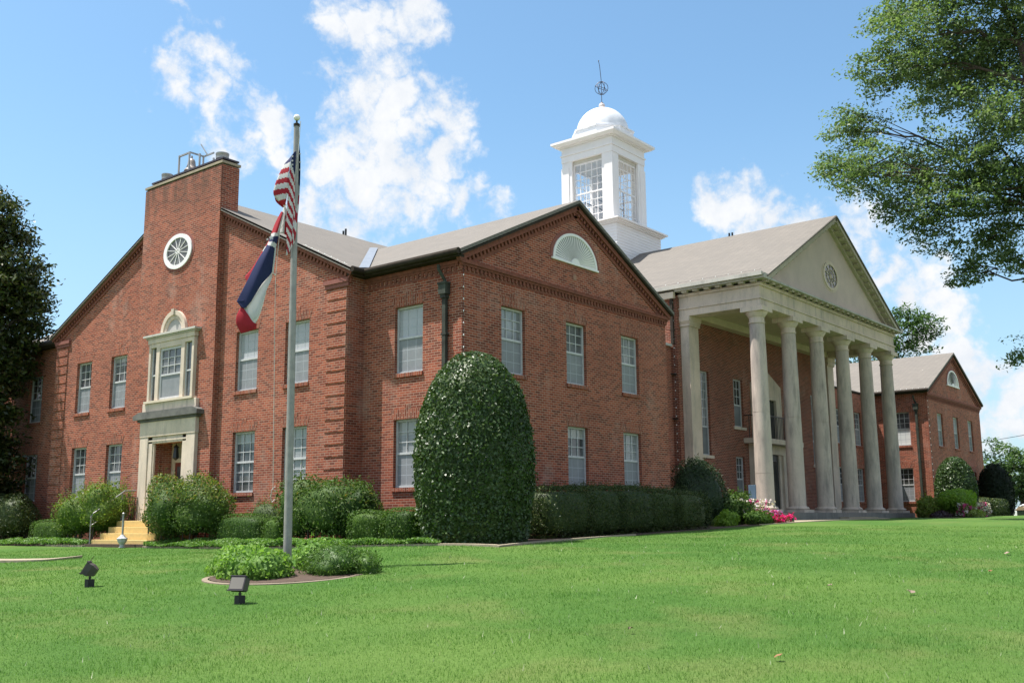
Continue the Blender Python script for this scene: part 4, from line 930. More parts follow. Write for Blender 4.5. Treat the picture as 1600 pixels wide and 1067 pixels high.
def shrub(name, label, cat, blobs, n, size, m, group=None, aspect=.55, jitter=.8, depth=.22, stems=True, wild=None, extra=None):
    """blobs: list of (center, radii, seed, amp, power); leaf shell over a leafy core, on short stems"""
    cx, cy = np.mean([b[0][0] for b in blobs]), np.mean([b[0][1] for b in blobs]); z = g1(cx, cy)
    root = empty(name, (cx, cy, z), label, cat, group)
    Vs, Fs, o = [], [], 0
    area = [b[1][0] * b[1][1] + b[1][0] * b[1][2] + b[1][1] * b[1][2] for b in blobs]
    for b, ar_ in zip(blobs, area):
        c, rad, seed, amp, power = b; k = int(n * ar_ / sum(area))
        P, nr = blob_shell(c, rad, k, seed, amp, depth, power, zmin=z - .02)
        V, F_ = leaves(P, nr, size, aspect, jitter); Vs.append(V); Fs.append(F_ + o); o += len(V)
        V, F_ = core(c, rad, seed, amp, power, .80); Vs.append(V); Fs.append(F_ + o); o += len(V)
    if wild:                                    # loose sprays standing off the surface
        k, out, ln = wild
        for b in blobs:
            c, rad, seed, amp, power = b; P, nr = blob_shell(c, rad, k, seed, amp, .05, power, zmin=z + .25 * rad[2])
            up = nr * np.array([.6, .6, .6]) + np.array([0, 0, .7]); L_ = rng.uniform(.2, 1, k if len(P) == k else len(P)) * ln
            for j in range(4):
                Q = P + up * (L_ * (j + 1) / 4)[:, None] + rng.normal(0, .025, P.shape); V, F_ = leaves(Q, rand_dirs(len(Q)), size * 1.05, .35, .6); Vs.append(V); Fs.append(F_ + o); o += len(V)
    mats, mi = [m], None
    if extra:
        V, m2 = extra; nb = sum(len(f) for f in Fs); F_ = np.arange(len(V)).reshape(-1, 4); Vs.append(V); Fs.append(F_ + o); mats = [m, m2]; mi = np.r_[np.zeros(nb, int), np.ones(len(F_), int)]
    fol = arr_mesh('foliage', np.concatenate(Vs), np.concatenate(Fs), mats, root, mi=mi)
    if stems:
        mb = MB(); r2 = np.random.default_rng(abs(len(name) + int(cx * 7)))
        for b in blobs:
            c, rad = b[0], b[1]
            for k in range(5):
                x, y = c[0] + r2.uniform(-.5, .5) * rad[0], c[1] + r2.uniform(-.5, .5) * rad[1]
                zz = g1(x, y); mb.tube([(x, y, zz - .1), (x + r2.uniform(-.1, .1), y + r2.uniform(-.1, .1), max(zz + .1, c[2])), ], [.025, .012], 5)
        mb.build('stem', BARK, root)
    return root
BARK = noisy_mat('bark', (.10, .075, .055), (.055, .042, .034), 9, .9)
L_HOLLY = leaf_mat('holly leaf', [(0.026, 0.053, 0.016), (0.040, 0.080, 0.021), (0.062, 0.115, 0.032), (0.092, 0.131, 0.040)], .40, .2, .38)
L_DARK = leaf_mat('dark hedge leaf', [(0.027, 0.048, 0.015), (0.044, 0.074, 0.021), (0.061, 0.090, 0.025), (0.102, 0.109, 0.031)], .5, .2, .3)
L_BOX = leaf_mat('boxwood leaf', [(0.035, 0.077, 0.014), (0.055, 0.115, 0.020), (0.080, 0.149, 0.025), (0.110, 0.178, 0.035)], .58, .3, .22)
L_NAND = leaf_mat('nandina leaf', [(0.064, 0.121, 0.025), (0.106, 0.181, 0.035), (0.149, 0.232, 0.044), (0.201, 0.252, 0.053)], .58, .4, .22)
L_NANDT = leaf_mat('nandina new leaf', [(.14, .22, .04), (.19, .25, .05), (.23, .22, .06), (.25, .16, .06)], .45, .45, .35)
L_MID = leaf_mat('mid green leaf', [(0.037, 0.078, 0.017), (0.060, 0.115, 0.024), (0.088, 0.152, 0.033), (0.121, 0.171, 0.040)], .58, .3, .22)
L_FRESH = leaf_mat('fresh green leaf', [(0.099, 0.209, 0.040), (0.154, 0.286, 0.055), (0.209, 0.352, 0.080), (0.297, 0.440, 0.120)], .58, .4, .22)
L_LIME = leaf_mat('lime leaf', [(.16, .28, .035), (.22, .35, .05), (.28, .40, .075)], .5, .45, .3)
L_YEW = leaf_mat('yew needle', [(.05, .11, .02), (.08, .16, .03), (.13, .22, .045)], .5, .3, .3)
L_COVER = leaf_mat('ground cover leaf', [(.08, .18, .035), (.11, .23, .045), (.15, .27, .06), (.19, .30, .08)], .5, .35, .3)

# large clipped holly at the corner, and its twin before the far wing
def egg(c, r, zb, zt, seed, amp=.03):
    h = (zt - zb) / 2
    return [((c[0], c[1], zb + h * .80), (r, r, h * .80), seed, amp, 2.6), ((c[0], c[1], zb + h * 1.05), (r * .92, r * .92, h * .95), seed + 1, amp, 2.2)]
hz_ = -.5
def holly(name, label, c, r, zt, n, size, m=L_HOLLY, seed=3):
    zb = g1(*c); root = empty(name, (c[0], c[1], zb), label, 'shrub', None); H_ = zt - zb
    # profile of a clipped cone-egg
    prof = lambda s: r * np.interp(s, [0, .05, .27, .45, .60, .71, .82, .93, .98, 1.], [.82, .87, .97, 1., .95, .86, .74, .48, .27, .03])
    s = rng.random(n * 2); keep = rng.random(n * 2) < (prof(s) / r * .9 + .1); s = s[keep][:n]; k = len(s); th = rng.uniform(0, 2 * np.pi, k)
    d = np.stack([np.cos(th), np.sin(th), (s - .4) * 2], -1)
    rr = prof(s) * lump(d, seed, .035) * lump(d * 2.6, seed + 50, .02) * (1 - .12 * rng.random(k) ** 1.5) * np.where(rng.random(k) < .05, 1.045, 1.)
    P = np.stack([c[0] + rr * np.cos(th), c[1] + rr * np.sin(th), zb + s * H_ + rng.normal(0, .015, k)], -1)
    nr = np.stack([np.cos(th), np.sin(th), np.clip((s - .3) * 1.5, -.1, 1.5)], -1); nr /= np.linalg.norm(nr, axis=1)[:, None]
    V, F_ = leaves(P, nr, size, .55, .75)
    S = np.linspace(0, 1, 24); T = np.linspace(0, 2 * np.pi, 36, endpoint=False); cv_ = []
    for q in S:
        for t_ in T:
            dd = np.array([[math.cos(t_), math.sin(t_), (q - .4) * 2]]); a = float(prof(np.array(q))) * float(lump(dd, seed, .035)[0]) * .90
            cv_.append((c[0] + a * math.cos(t_), c[1] + a * math.sin(t_), zb + q * H_ * .985))
    Fc = np.array([(j * 36 + i, j * 36 + (i + 1) % 36, (j + 1) * 36 + (i + 1) % 36, (j + 1) * 36 + i) for j in range(23) for i in range(36)])
    arr_mesh('foliage', np.concatenate([V, np.array(cv_)]), np.concatenate([F_, Fc + len(V)]), [m], root)
    mb = MB(); mb.tube([(c[0], c[1], zb - .2), (c[0], c[1], zb + H_ * .5)], [.09, .03], 8); mb.build('trunk', BARK, root)
    return root
holly('holly_shrub', 'tall glossy clipped egg-shaped holly standing at the near brick corner', (-1.25, -1.5), 1.42, 3.98, 30000, .088)
holly('holly_shrub', 'glossy rounded holly shrub before the far wing front corner', (36.0, -1.75), 1.02, 3.1, 9000, .12, seed=8)
holly('dark_conical_shrub', 'tall black-green conical shrub at the far right wing corner', (46.3, -1.1), 1.0, 3.2, 5000, .12, leaf_mat('very dark leaf', [(.008, .014, .008), (.014, .024, .012)], .6, .1, .2), seed=12)

def hedge(name, label, x0, x1, y0, y1, zt, n, size, m, seed=1, group=None, amp=.05, zb=None, wild=None, pw=5.):
    cx, cy = (x0 + x1) / 2, (y0 + y1) / 2; zb = g1(cx, cy) if zb is None else zb; h = zt - zb
    return shrub(name, label, 'hedge' if 'hedge' in name else 'shrub', [((cx, cy, zb + h * .48), ((x1 - x0) / 2, (y1 - y0) / 2, h * .52), seed, amp, pw)], n, size, m, group, depth=.14, wild=wild)
# dark hedge under the front wing: five clipped yews grown together
xs = [1.05, 2.75, 4.35, 5.9, 7.4, 8.95]
for i in range(5):
    hedge('clipped_hedge', ['dark clipped hedge block touching the big corner holly', 'dark clipped hedge block, second out from the corner holly', 'dark clipped hedge block under the middle front window', 'dark clipped hedge block left of the third front window', 'dark clipped hedge block at the end nearest the portico'][i],
          xs[i] - .26, xs[i + 1] + .26, -2.2 + .05 * (i % 2), -.75, [.88, .93, .95, .92, .86][i], 8000, .055, L_DARK, 20 + i, 'dark hedge along the front wing', amp=.035, wild=(420, 1, .13), pw=6.)
shrub('conical_evergreen', 'dark green rounded conical evergreen left of the portico pilaster', 'shrub', [((12.0, -.1, .75), (1.05, 1.0, 1.30), 5, .16, 2.), ((12.15, 0, 1.2), (.75, .75, .9), 6, .15, 2.)], 9000, .075, leaf_mat('deep green leaf', [(.022, .042, .018), (.034, .06, .024), (.05, .08, .03)], .5, .15, .3), wild=(160, 1, .18))
shrub('leafy_shrub', 'loose light green leafy shrub beside the flower bed', 'shrub', [((13.0, -1.0, .28), (.75, .6, .58), 7, .25, 2.), ((13.55, -.9, .45), (.45, .4, .45), 8, .25, 2.)], 2600, .12, L_MID, wild=(60, 1, .2))
shrub('low_plant', 'low yellow-green plant under the dark conical evergreen', 'plant', [((11.3, -1.5, .0), (.55, .35, .3), 9, .25, 2.)], 900, .09, L_LIME, stems=False)
shrub('low_plant', 'low dark leafy plant in front of the loose green shrub', 'plant', [((13.1, -1.75, .0), (.8, .4, .28), 10, .2, 2.)], 1500, .09, L_BOX, stems=False)
# west front planting
def mixed(name, label, blobs, n, size, m1, m2, top_n, wild):
    Vs, o, cnt = [], 0, 0
    for b in blobs:
        c, rad, seed, amp, power = b; P, nr = blob_shell(c, (rad[0] * 1.02, rad[1] * 1.02, rad[2] * 1.06), top_n, seed, amp, .12, power, zmin=c[2] + rad[2] * .25)
        V, F_ = leaves(P, nr, size, .4, .8); Vs.append(V)
    return shrub(name, label, 'shrub', blobs, n, size, m1, wild=wild, depth=.42, extra=(np.concatenate(Vs), m2))
mixed('nandina_shrub', 'airy green nandina left of the yellow steps with bare lower stems', [((-1.75, 15.0, .40), (.75, .85, .72), 31, .27, 2.2), ((-1.7, 13.9, .50), (.75, .75, .80), 32, .27, 2.2), ((-1.75, 15.5, .2), (.55, .5, .5), 39, .27, 2.2)], 9000, .075, L_NAND, L_NANDT, 1300, (240, 1, .25))
mixed('nandina_shrub', 'dense yellow-tipped nandina right of the yellow steps', [((-1.75, 10.15, .40), (.75, 1.1, .82), 33, .27, 2.6), ((-1.7, 8.6, .42), (.72, 1.1, .82), 34, .27, 2.6)], 13000, .08, L_MID, L_NANDT, 2800, (260, 1, .22))
mixed('nandina_shrub', 'broad dark green shrub behind the flagpole with a rusty top', [((-1.45, 4.3, .35), (.65, .75, .80), 35, .27, 2.5), ((-1.45, 3.2, .30), (.75, 1.0, .78), 36, .27, 2.5), ((-1.4, 2.35, .25), (.6, .7, .68), 37, .27, 2.4)], 14000, .08, L_MID, leaf_mat('rusty new leaf', [(.09, .15, .03), (.15, .17, .04), (.22, .13, .05)], .5, .4, .3), 420, (120, 1, .16))
hedge('boxwood_hedge', 'low clipped box hedge under the window left of the flagpole', -1.95, -1.05, 5.65, 8.0, .26, 6000, .045, L_BOX, 40)
hedge('boxwood_shrub', 'small clipped box seen just left of the flagpole', -1.9, -1.1, 4.85, 5.65, .18, 2200, .045, L_BOX, 41)
hedge('boxwood_shrub', 'clipped box with bare patches below the rusty-topped shrub', -2.2, -1.2, .75, 2.0, .30, 4000, .05, L_BOX, 42, amp=.1)
hedge('boxwood_shrub', 'clipped bright green box beside the big corner holly', -2.2, -1.1, -.35, .80, .36, 4000, .05, L_BOX, 43, amp=.08)
hedge('boxwood_shrub', 'low clipped box at the left end by the dark tree', -1.95, -1.15, 16.2, 18.6, .20, 4500, .05, L_BOX, 44)
shrub('wispy_plant', 'thin wispy grey-green plant above the low box hedge', 'plant', [((-.95, 6.6, .2), (.25, .55, .42), 45, .25, 2.)], 700, .06, leaf_mat('grey-green leaf', [(.10, .14, .06), (.14, .18, .08)], .6, .4, .2), wild=(70, 1, .3))
shrub('dark_shrub', 'dark shaded shrub at the foot of the left tree', 'shrub', [((-1.6, 20.6, .3), (.9, 1.6, .9), 46, .15, 2.3)], 5000, .08, L_DARK)

# ground cover strips
def cover(name, label, poly, n, size, m, h=.16):
    (x0, y0, x1, y1) = poly; x = rng.uniform(x0, x1, n); y = rng.uniform(y0, y1, n)
    lumpz = .5 + .5 * np.sin(x * 3.1 + y * 1.7) * np.sin(y * 2.3 - x); z = gz(x, y) + h * (.25 + .75 * lumpz * rng.random(n) ** .6)
    nr = np.tile(np.array([-.2, 0, 1.]), (n, 1)); V, F_ = leaves(np.stack([x, y, z], -1), nr, size, .45, .7); o = arr_mesh(name, V, F_, [m]); return tag(o, label, 'ground cover', kind='stuff')
cover('ground_cover', 'bright green creeping juniper between edging and shrubs', (-2.66, -1.6, -1.75, 10.0), 30000, .08, L_COVER, .27)
cover('ground_cover', 'bright green creeping juniper left of the steps', (-2.62, 13.6, -1.9, 26), 15000, .085, L_COVER, .27)

# flagpole bed: concrete ring, soil, shrubs
BC = (-8.25, -3.48)
m = MB(); ring_o = []; N_ = 56
for i in range(N_):
    a = 2 * math.pi * i / N_; c_, s_ = math.cos(a), math.sin(a)
    for r, dz in ((1.0, -.1), (1.0, .012), (.93, .016), (.92, -.1)):
        x = BC[0] + r * (1.34 * c_); y = BC[1] + r * (1.34 * s_); m.v.append((x, y, g1(x, y) + dz))
for i in range(N_):
    j = (i + 1) % N_
    for k in range(3): m.f.append((i * 4 + k, i * 4 + k + 1, j * 4 + k + 1, j * 4 + k)); m.m.append(0)
tag(m.build('kerb_edging', EDGE), 'oval concrete edging ring round the flagpole bed', 'edging', kind='structure')
m = MB(); m.v = [(BC[0], BC[1], g1(*BC) + .03)] + [(BC[0] + 1.23 * math.cos(2 * math.pi * i / 40), BC[1] + 1.23 * math.sin(2 * math.pi * i / 40), g1(BC[0] + 1.23 * math.cos(2 * math.pi * i / 40), BC[1] + 1.23 * math.sin(2 * math.pi * i / 40)) + .02) for i in range(40)]
m.f = [(0, 1 + i, 1 + (i + 1) % 40) for i in range(40)]; m.m = [0] * 40
tag(m.build('flower_bed_soil', SOIL), 'reddish brown mulch inside the flagpole ring', 'bed', kind='structure')
zf = g1(*BC)
shrub('leafy_shrub', 'large pale green leafy shrub left of the flagpole base', 'shrub', [((-8.75, -3.15, zf + .11), (.58, .62, .40), 51, .14, 2.2), ((-8.5, -2.62, zf + .13), (.54, .55, .39), 52, .14, 2.2), ((-8.75, -3.6, zf + .09), (.44, .44, .32), 57, .14, 2.2)], 4200, .085, L_FRESH, depth=.3, aspect=.6, wild=(24, 1, .08))
shrub('leafy_shrub', 'pale green leafy shrub right behind the flagpole base', 'shrub', [((-7.35, -3.3, zf + .15), (.50, .50, .40), 53, .14, 2.2)], 1700, .075, L_FRESH, depth=.3, wild=(24, 1, .1))
shrub('yew_shrub', 'small dark spiky yew at the right of the flagpole bed', 'shrub', [((-7.75, -4.15, zf + .13), (.50, .52, .38), 54, .2, 2.1), ((-7.42, -4.4, zf + .07), (.42, .42, .32), 55, .2, 2.1)], 5200, .06, L_YEW, aspect=.25, wild=(90, 1, .10))

# far right planting
shrub('lime_shrub', 'flat-topped bright green shrub before the far holly', 'shrub', [((31.6, -3.0, .80), (1.5, .7, .50), 61, .12, 2.8)], 4200, .12, L_LIME)
shrub('feathery_shrub', 'yellow-green feathery shrub beside the last stone column', 'shrub', [((30.4, -2.0, .35), (.8, .5, .62), 62, .2, 2.2)], 2600, .13, leaf_mat('yellow-green leaf', [(.16, .22, .03), (.20, .27, .05), (.22, .2, .06)], .5, .4, .3), wild=(80, 1, .25))
hedge('clipped_hedge', 'clipped dark hedge block with a lime top by the far holly', 37.6, 39.8, -2.7, -1.6, 1.05, 3000, .1, L_DARK, 63, 'hedge blocks at the far wing'); hedge('clipped_hedge', 'clipped very dark hedge block beneath the far conical shrub', 39.9, 43.0, -2.7, -1.6, 1.05, 3600, .1, L_DARK, 64, 'hedge blocks at the far wing')
shrub('low_plant', 'chartreuse low plants along the far bed edge', 'plant', [((31.6, -3.7, .1), (1.1, .4, .32), 65, .2, 2.)], 1300, .12, leaf_mat('chartreuse leaf', [(.24, .30, .07), (.3, .34, .1)], .5, .4, .3), stems=False)
shrub('low_plant', 'dark purple low plants near the last stone column', 'plant', [((29.4, -2.9, .05), (1.3, .4, .26), 66, .15, 2.)], 1300, .1, leaf_mat('purple leaf', [(.03, .015, .02), (.05, .02, .03)], .5, .2, .3), stems=False)
# flowers
def flowers(name, label, n, x0, x1, y0, y1, h0, h1, size, mats, group=None, stems=True):
    x = rng.uniform(x0, x1, n); y = y0 + (y1 - y0) * rng.random(n); z = gz(x, y) + rng.uniform(h0, h1, n)
    V, F_ = leaves(np.repeat(np.stack([x, y, z], -1), 4, 0) + rng.normal(0, size * .4, (4 * n, 3)), np.tile([0, 0, 1.], (4 * n, 1)), size, .8, 1.)
    root = empty(name, (x.mean(), y.mean(), g1(x.mean(), y.mean())), label, 'flowers', group); arr_mesh('blossoms', V, F_, mats, root, mi=np.repeat(rng.integers(0, len(mats), n), 4))
    k = n * 3; x = rng.uniform(x0, x1, k); y = rng.uniform(y0, y1, k); z = gz(x, y) + rng.random(k) * h1 * .8; V, F_ = leaves(np.stack([x, y, z], -1), rand_dirs(k), size * 1.1, .4, .8); arr_mesh('foliage', V, F_, [L_MID], root); return root
PINK = leaf_mat('pink petal', [(.55, .05, .22), (.62, .10, .32), (.5, .04, .18)], .5, .3, .2); MAG = leaf_mat('magenta petal', [(.70, .03, .22), (.60, .02, .15)], .5, .3, .2); PURP = leaf_mat('purple petal', [(.22, .06, .28), (.3, .12, .36)], .5, .3, .2); WPET = leaf_mat('white petal', [(.70, .62, .62), (.62, .55, .58)], .5, .3, .2)
flowers('flower_clump', 'pink and white tall flowers beside the first column', 120, 12.7, 15.2, -1.5, -.8, .25, .85, .10, [WPET, WPET, PINK])
flowers('flower_clump', 'pink flowers with purple tips in the middle of the bed', 140, 13.0, 14.6, -1.95, -1.4, .1, .42, .10, [PINK, PURP, PINK])
flowers('flower_clump', 'bright magenta flowers spilling onto the pale walk', 150, 13.6, 15.1, -2.15, -1.75, .05, .26, .09, [MAG])
flowers('flower_clump', 'white and pale pink flowers before the lime shrub', 240, 30.2, 34.6, -3.7, -3.3, .12, .62, .14, [WPET, WPET, PINK])

# ------------------------------------------------------------------ trees
def limb(mb, a, b, r0, r1, n=6, wob=.08, seed=0):
    r_ = np.random.default_rng(seed); a, b = Vector(a), Vector(b); L_ = (b - a).length; pts = []
    for i in range(n + 1):
        s = i / n; p = a.lerp(b, s) + Vector(r_.normal(0, wob * L_ * .5 * math.sin(math.pi * s), 3)) + Vector((0, 0, .10 * L_ * math.sin(math.pi * s))); pts.append(p)
    mb.tube(pts, [r0 + (r1 - r0) * i / n for i in range(n + 1)], 7); return pts
def tree(name, label, base, blobs, fork, r0, m, nleaf, size, twig=.36, per=42, group=None, aspect=.5, dens=1., hang=.0, cat='tree'):
    z = g1(*base); root = empty(name, (base[0], base[1], z), label, cat, group)
    mb = MB(); top = Vector((base[0], base[1], fork)); 
    mb.tube([(base[0], base[1], z - .4), (base[0], base[1], z + .2), (base[0] + .1, base[1] + .05, (z + fork) / 2), top], [r0 * 1.5, r0 * 1.1, r0 * .9, r0 * .75], 10)
    hi = max(blobs, key=lambda b: b[2]); spine = limb(mb, top, (base[0] * .4 + hi[0] * .6, base[1] * .4 + hi[1] * .6, hi[2] - .3 * hi[3]), r0 * .75, r0 * .15, 8, .05, 5)
    tot = sum(b[3] ** 2 for b in blobs); Cs = []
    for i, (x, y, zz, r) in enumerate(blobs):
        st = min(spine, key=lambda p: abs(p.z - (zz - .35 * math.hypot(x - p.x, y - p.y)))); lp = limb(mb, st, (x, y, zz), max(.03, r0 * .28 * min(1, r / 2)), .02, 7, .10, i)
        k = max(3, int(nleaf / per * r * r / tot)); d = rand_dirs(k) * (rng.random(k) ** .42)[:, None] * lump(rand_dirs(k), i, .3)[:, None]; c = np.array((x, y, zz)) + d * r * np.array([1, 1, .86])
        Cs.append(c)
        for q in c[:: max(1, k // 9)]:
            s = lp[rng.integers(2, len(lp))]; mb.tube([s, s.lerp(Vector(q), .5) + Vector((0, 0, .08 * r)), q], [.022 * (1 + r * .2), .014, .007], 4, cap=False)
    mb.build('trunk', BARK, root)
    C_ = np.concatenate(Cs); P = np.repeat(C_, per, 0); off = rand_dirs(len(P)) * (rng.random(len(P)) ** .5)[:, None] * twig * np.array([1.25, 1.25, .6]); off[:, 2] -= hang * np.hypot(off[:, 0], off[:, 1])
    P = P + off * np.repeat(rng.uniform(.6, 1.35, len(C_)), per)[:, None]
    nr = np.tile(np.array([-.15, .2, 1.]), (len(P), 1)); V, F_ = leaves(P, nr, size, aspect, .75)
    arr_mesh('crown', V, F_, [m], root); return root
OAK = [(20.45, -6.22, 18.79, 2.29), (20.59, -4.59, 17.97, 1.17), (23.55, -6.75, 18.09, 2.53), (23.12, -8.9, 18.96, 2.57), (21.06, -8.57, 14.62, 2.32), (20.93, -3.12, 15.83, 1.27), (20.84, -2.33, 14.41, 0.96), (20.07, -4.0, 13.6, 1.53), (22.76, -4.88, 14.12, 1.73), (20.85, -7.3, 12.55, 1.84), (22.32, -8.76, 12.35, 1.97), (21.68, -4.33, 12.32, 0.94), (21.72, -5.65, 11.54, 1.27), (22.78, -7.22, 10.68, 1.39), (23.17, -6.31, 9.73, 0.82), (21.86, -8.4, 9.6, 0.7), (23.22, -8.05, 6.09, 0.49), (22.5, -4.55, 21.13, 0.98), (21.54, -7.13, 21.98, 2.6), (20.98, -10.05, 21.18, 2.94), (25.15, -11.63, 17.77, 3.82), (22.45, -11.76, 12.23, 3.3), (22.38, -10.84, 8.98, 2.12), (24.48, -9.39, 6.8, 1.49)]
L_OAK = leaf_mat('oak leaf', [(0.069, 0.119, 0.053), (0.113, 0.174, 0.073), (0.163, 0.232, 0.102), (0.235, 0.290, 0.151)], .48, .42, .35)
tree('oak_tree', 'spreading oak whose boughs hang over the right of the portico', (23.1, -11.0), OAK, 5.5, .42, L_OAK, 125000, .165, .46, 44)
MAGN = [(-1.2, 22.94, 11.33, 0.89), (-1.96, 23.02, 11.97, 1.01), (-0.42, 22.99, 9.91, 0.77), (-0.8, 22.1, 9.1, 0.58), (-0.73, 22.99, 8.8, 1.02), (-0.8, 21.9, 8.1, 0.75), (-1.2, 22.3, 9.2, .8), (-1.0, 22.0, 7.2, .6), (-1.9, 22.17, 9.25, 1.48), (-0.58, 22.82, 7.5, 1.14), (-0.9, 23.46, 6.02, 1.0), (-1.6, 22.23, 4.09, 1.1), (-1.2, 22.85, 2.45, 1.0), (-1.93, 22.63, 6.3, 1.7), (-2.58, 23.87, 9.14, 2.25), (-2.5, 23.71, 4.87, 2.1), (-2.4, 22.8, 1.43, 1.8), (-1.2, 23.27, 0.99, 0.9), (-1.64, 23.29, 12.63, 0.64), (-3.2, 25.5, 7, 2.6), (-2.6, 25, 11.5, 1.8), (-3.0, 25.5, 3, 2.4), (-1.7, 23.4, 10.3, 1.5), (-1.5, 22.9, 8.6, 1.0), (-2.2, 24.0, 7.4, 1.6), (-1.3, 23.2, 3.2, 1.0), (-1.3, 23.0, 1.4, 1.0), (-1.3, 22.6, .4, .9)]
L_MAGN = leaf_mat('magnolia leaf', [(0.022, 0.038, 0.012), (0.038, 0.059, 0.018), (0.061, 0.083, 0.023), (0.109, 0.101, 0.031)], .36, .2, .42)
tree('magnolia_tree', 'dark glossy magnolia at the left end of the courthouse', (-2.6, 24.2), MAGN, 1.5, .24, L_MAGN, 80000, .21, .42, 30, aspect=.45)
L_FAR = leaf_mat('distant leaf', [(.045, .09, .03), (.07, .13, .045), (.10, .17, .06)], .5, .4, .3); L_FAR2 = leaf_mat('distant pale leaf', [(.07, .13, .05), (.10, .17, .065), (.15, .22, .09)], .5, .4, .3)
BK = [(61.8, 7.8, 14.3, 2.26), (61.4, 9.3, 13.2, 1.51), (62.0, 7.1, 15.1, 1.25), (61.6, 8.4, 15.9, 1.26), (61.1, 10.0, 11.9, 1.26), (62, 12, 13.5, 2.2), (62, 10, 9, 3), (62, 14, 11, 2.6), (62.4, 16, 12, 2.4)]
tree('tall_tree', 'tall pale green tree showing behind the portico pediment', (62, 11), BK, 5, .3, L_FAR, 16000, .26, .6, 34)
RT = [(63.2, 2.9, 4.2, 1.68), (63.5, 1.5, 3.7, 1.9), (63.8, 0.0, 4.1, 2.12), (63.3, 2.5, 1.8, 1.43), (63.6, 1.2, 1.8, 1.42), (63.5, -.2, 1.9, 1.6)]
tree('broad_tree', 'broad pale tree far beyond the right end of the building', (64, 1.5), RT, 1.2, .2, L_FAR2, 9000, .24, .5, 34)
R2 = [(87.1, 11.3, 4.6, 1.5), (87.2, 10.2, 2.2, 1.6), (87.5, 8.5, 3.6, 1.8), (88, 6, 3.4, 2.2), (88, 3, 4.0, 2.4), (89, 0, 4.4, 2.6), (89, -4, 4.6, 2.8)]
for i, (lab, bl) in enumerate((('small round tree peeking past the far wing wall', R2[:3]), ('distant green tree behind the broad pale tree', R2[3:5]), ('distant tree at the right edge above the white car', R2[5:]))):
    tree('round_tree', lab, (bl[0][0], bl[0][1] - .5), bl, 1.0, .2, L_FAR, 5000, .32, .6, 34)

# ------------------------------------------------------------------ flagpole and flags
FB = Vector((-7.45, -2.51, g1(-7.45, -2.51))); LAT = Vector((.629, -.777, 0)); TWD = Vector((-.777, -.629, 0))   # along the picture, toward the street
def fpt(a, z, dep=0.): return FB * Vector((1, 1, 0)) + LAT * a + TWD * dep + Vector((0, 0, z)) if False else Vector((FB.x, FB.y, 0)) + LAT * a + TWD * dep + Vector((0, 0, z))
fp = empty('flagpole', FB, 'tall grey metal flagpole with a white ball, standing in the oval bed', 'flagpole')
TILT = -.0085
def pole_at(z): return fpt(TILT * (z - FB.z), z)
ALU = noisy_mat('dull aluminium', (.34, .325, .30), (.25, .24, .225), 7, .5, .2)
m = MB(); zs = np.linspace(FB.z - .1, 7.5, 10); m.tube([pole_at(z) for z in zs], [.078 - .026 * (i / 9) for i in range(10)], 18); m.build('pole', ALU, fp, True)
m = MB(); m.lathe([(.13, 0), (.13, .03), (.09, .06)], FB.x, FB.y, FB.z, 18); m.build('base_collar', ALU, fp, True)
tp = pole_at(7.5); m = MB(); m.lathe([(.06, 0), (.062, .05), (.03, .07), (.018, .08), (.018, .13)], tp.x, tp.y, 7.48, 14); m.build('truck', BRONZE, fp, True)
m = MB(); m.lathe([(.062 * math.sin(a), .062 * (1 - math.cos(a))) for a in np.linspace(.05, math.pi - .02, 14)], tp.x, tp.y, 7.60, 20); m.build('finial_ball', WHITE, fp, True)
def ax_(px): return (px - 465.8) / 87.2 + .0
def az_(py): return 6 + (314 - py) / 79.2
def q3(px, py, dep): z = az_(py); return fpt((px - 468.8 + .0023 * py * 1.0 + 2.0) / 87.2 if False else (px - 461.6) / 87.2 + TILT * (6 - FB.z), z, dep)
m = MB(); ROPE = noisy_mat('rope', (.55, .52, .46), (.45, .42, .37), 20, .8)
m.tube([q3(468, 190, .06), q3(466, 240, .07), q3(460, 300, .12), q3(452, 345, .16), q3(442, 362, .18), q3(439, 400, .17), q3(437, 440, .16), q3(438, 520, .14), q3(441, 640, .13), q3(443, 740, .12), q3(446, 745, .09)], .006, 5)
m.tube([q3(433, 428, .2), q3(437, 432, .17)], .012, 5); m.build('halyard', ROPE, fp)
m = MB(); m.tube([q3(446, 738, .10), q3(442, 742, .13), q3(440, 752, .14), q3(442, 760, .12), q3(446, 756, .10)], .008, 5); m.build('cleat_rope', ROPE, fp)
FRED = noisy_mat('flag red', (.46, .028, .045), (.40, .022, .04), 3, .8); FWHT = noisy_mat('flag white', (.70, .69, .68), (.64, .63, .63), 3, .8); FBLU = noisy_mat('flag blue', (.028, .04, .13), (.022, .03, .10), 3, .8)
for fm in (FRED, FWHT, FBLU):
    t = NT(fm); src = t.b.inputs['Base Color'].links[0].from_socket; tr = t.nd('ShaderNodeBsdfTranslucent'); t.L.new(src, tr.inputs[0]); ms = t.nd('ShaderNodeMixShader'); ms.inputs[0].default_value = .35
    t.L.new(t.b.outputs[0], ms.inputs[1]); t.L.new(tr.outputs[0], ms.inputs[2]); t.L.new(ms.outputs[0], t.N['Material Output'].inputs[0])
def lerp(a, b, s): return tuple(x + (y - x) * s for x, y in zip(a, b))
def curve(P, t):
    """catmull through control points (px,py,depth)"""
    n = len(P) - 1; x = min(max(t, 0), 1) * n; i = min(int(x), n - 1); u = x - i
    p0, p1, p2, p3 = P[max(i - 1, 0)], P[i], P[i + 1], P[min(i + 2, n)]
    return tuple(.5 * (2 * b + (c - a) * u + (2 * a - 5 * b + 4 * c - d) * u * u + (3 * b - a - 3 * c + d) * u ** 3) for a, b, c, d in zip(p0, p1, p2, p3))
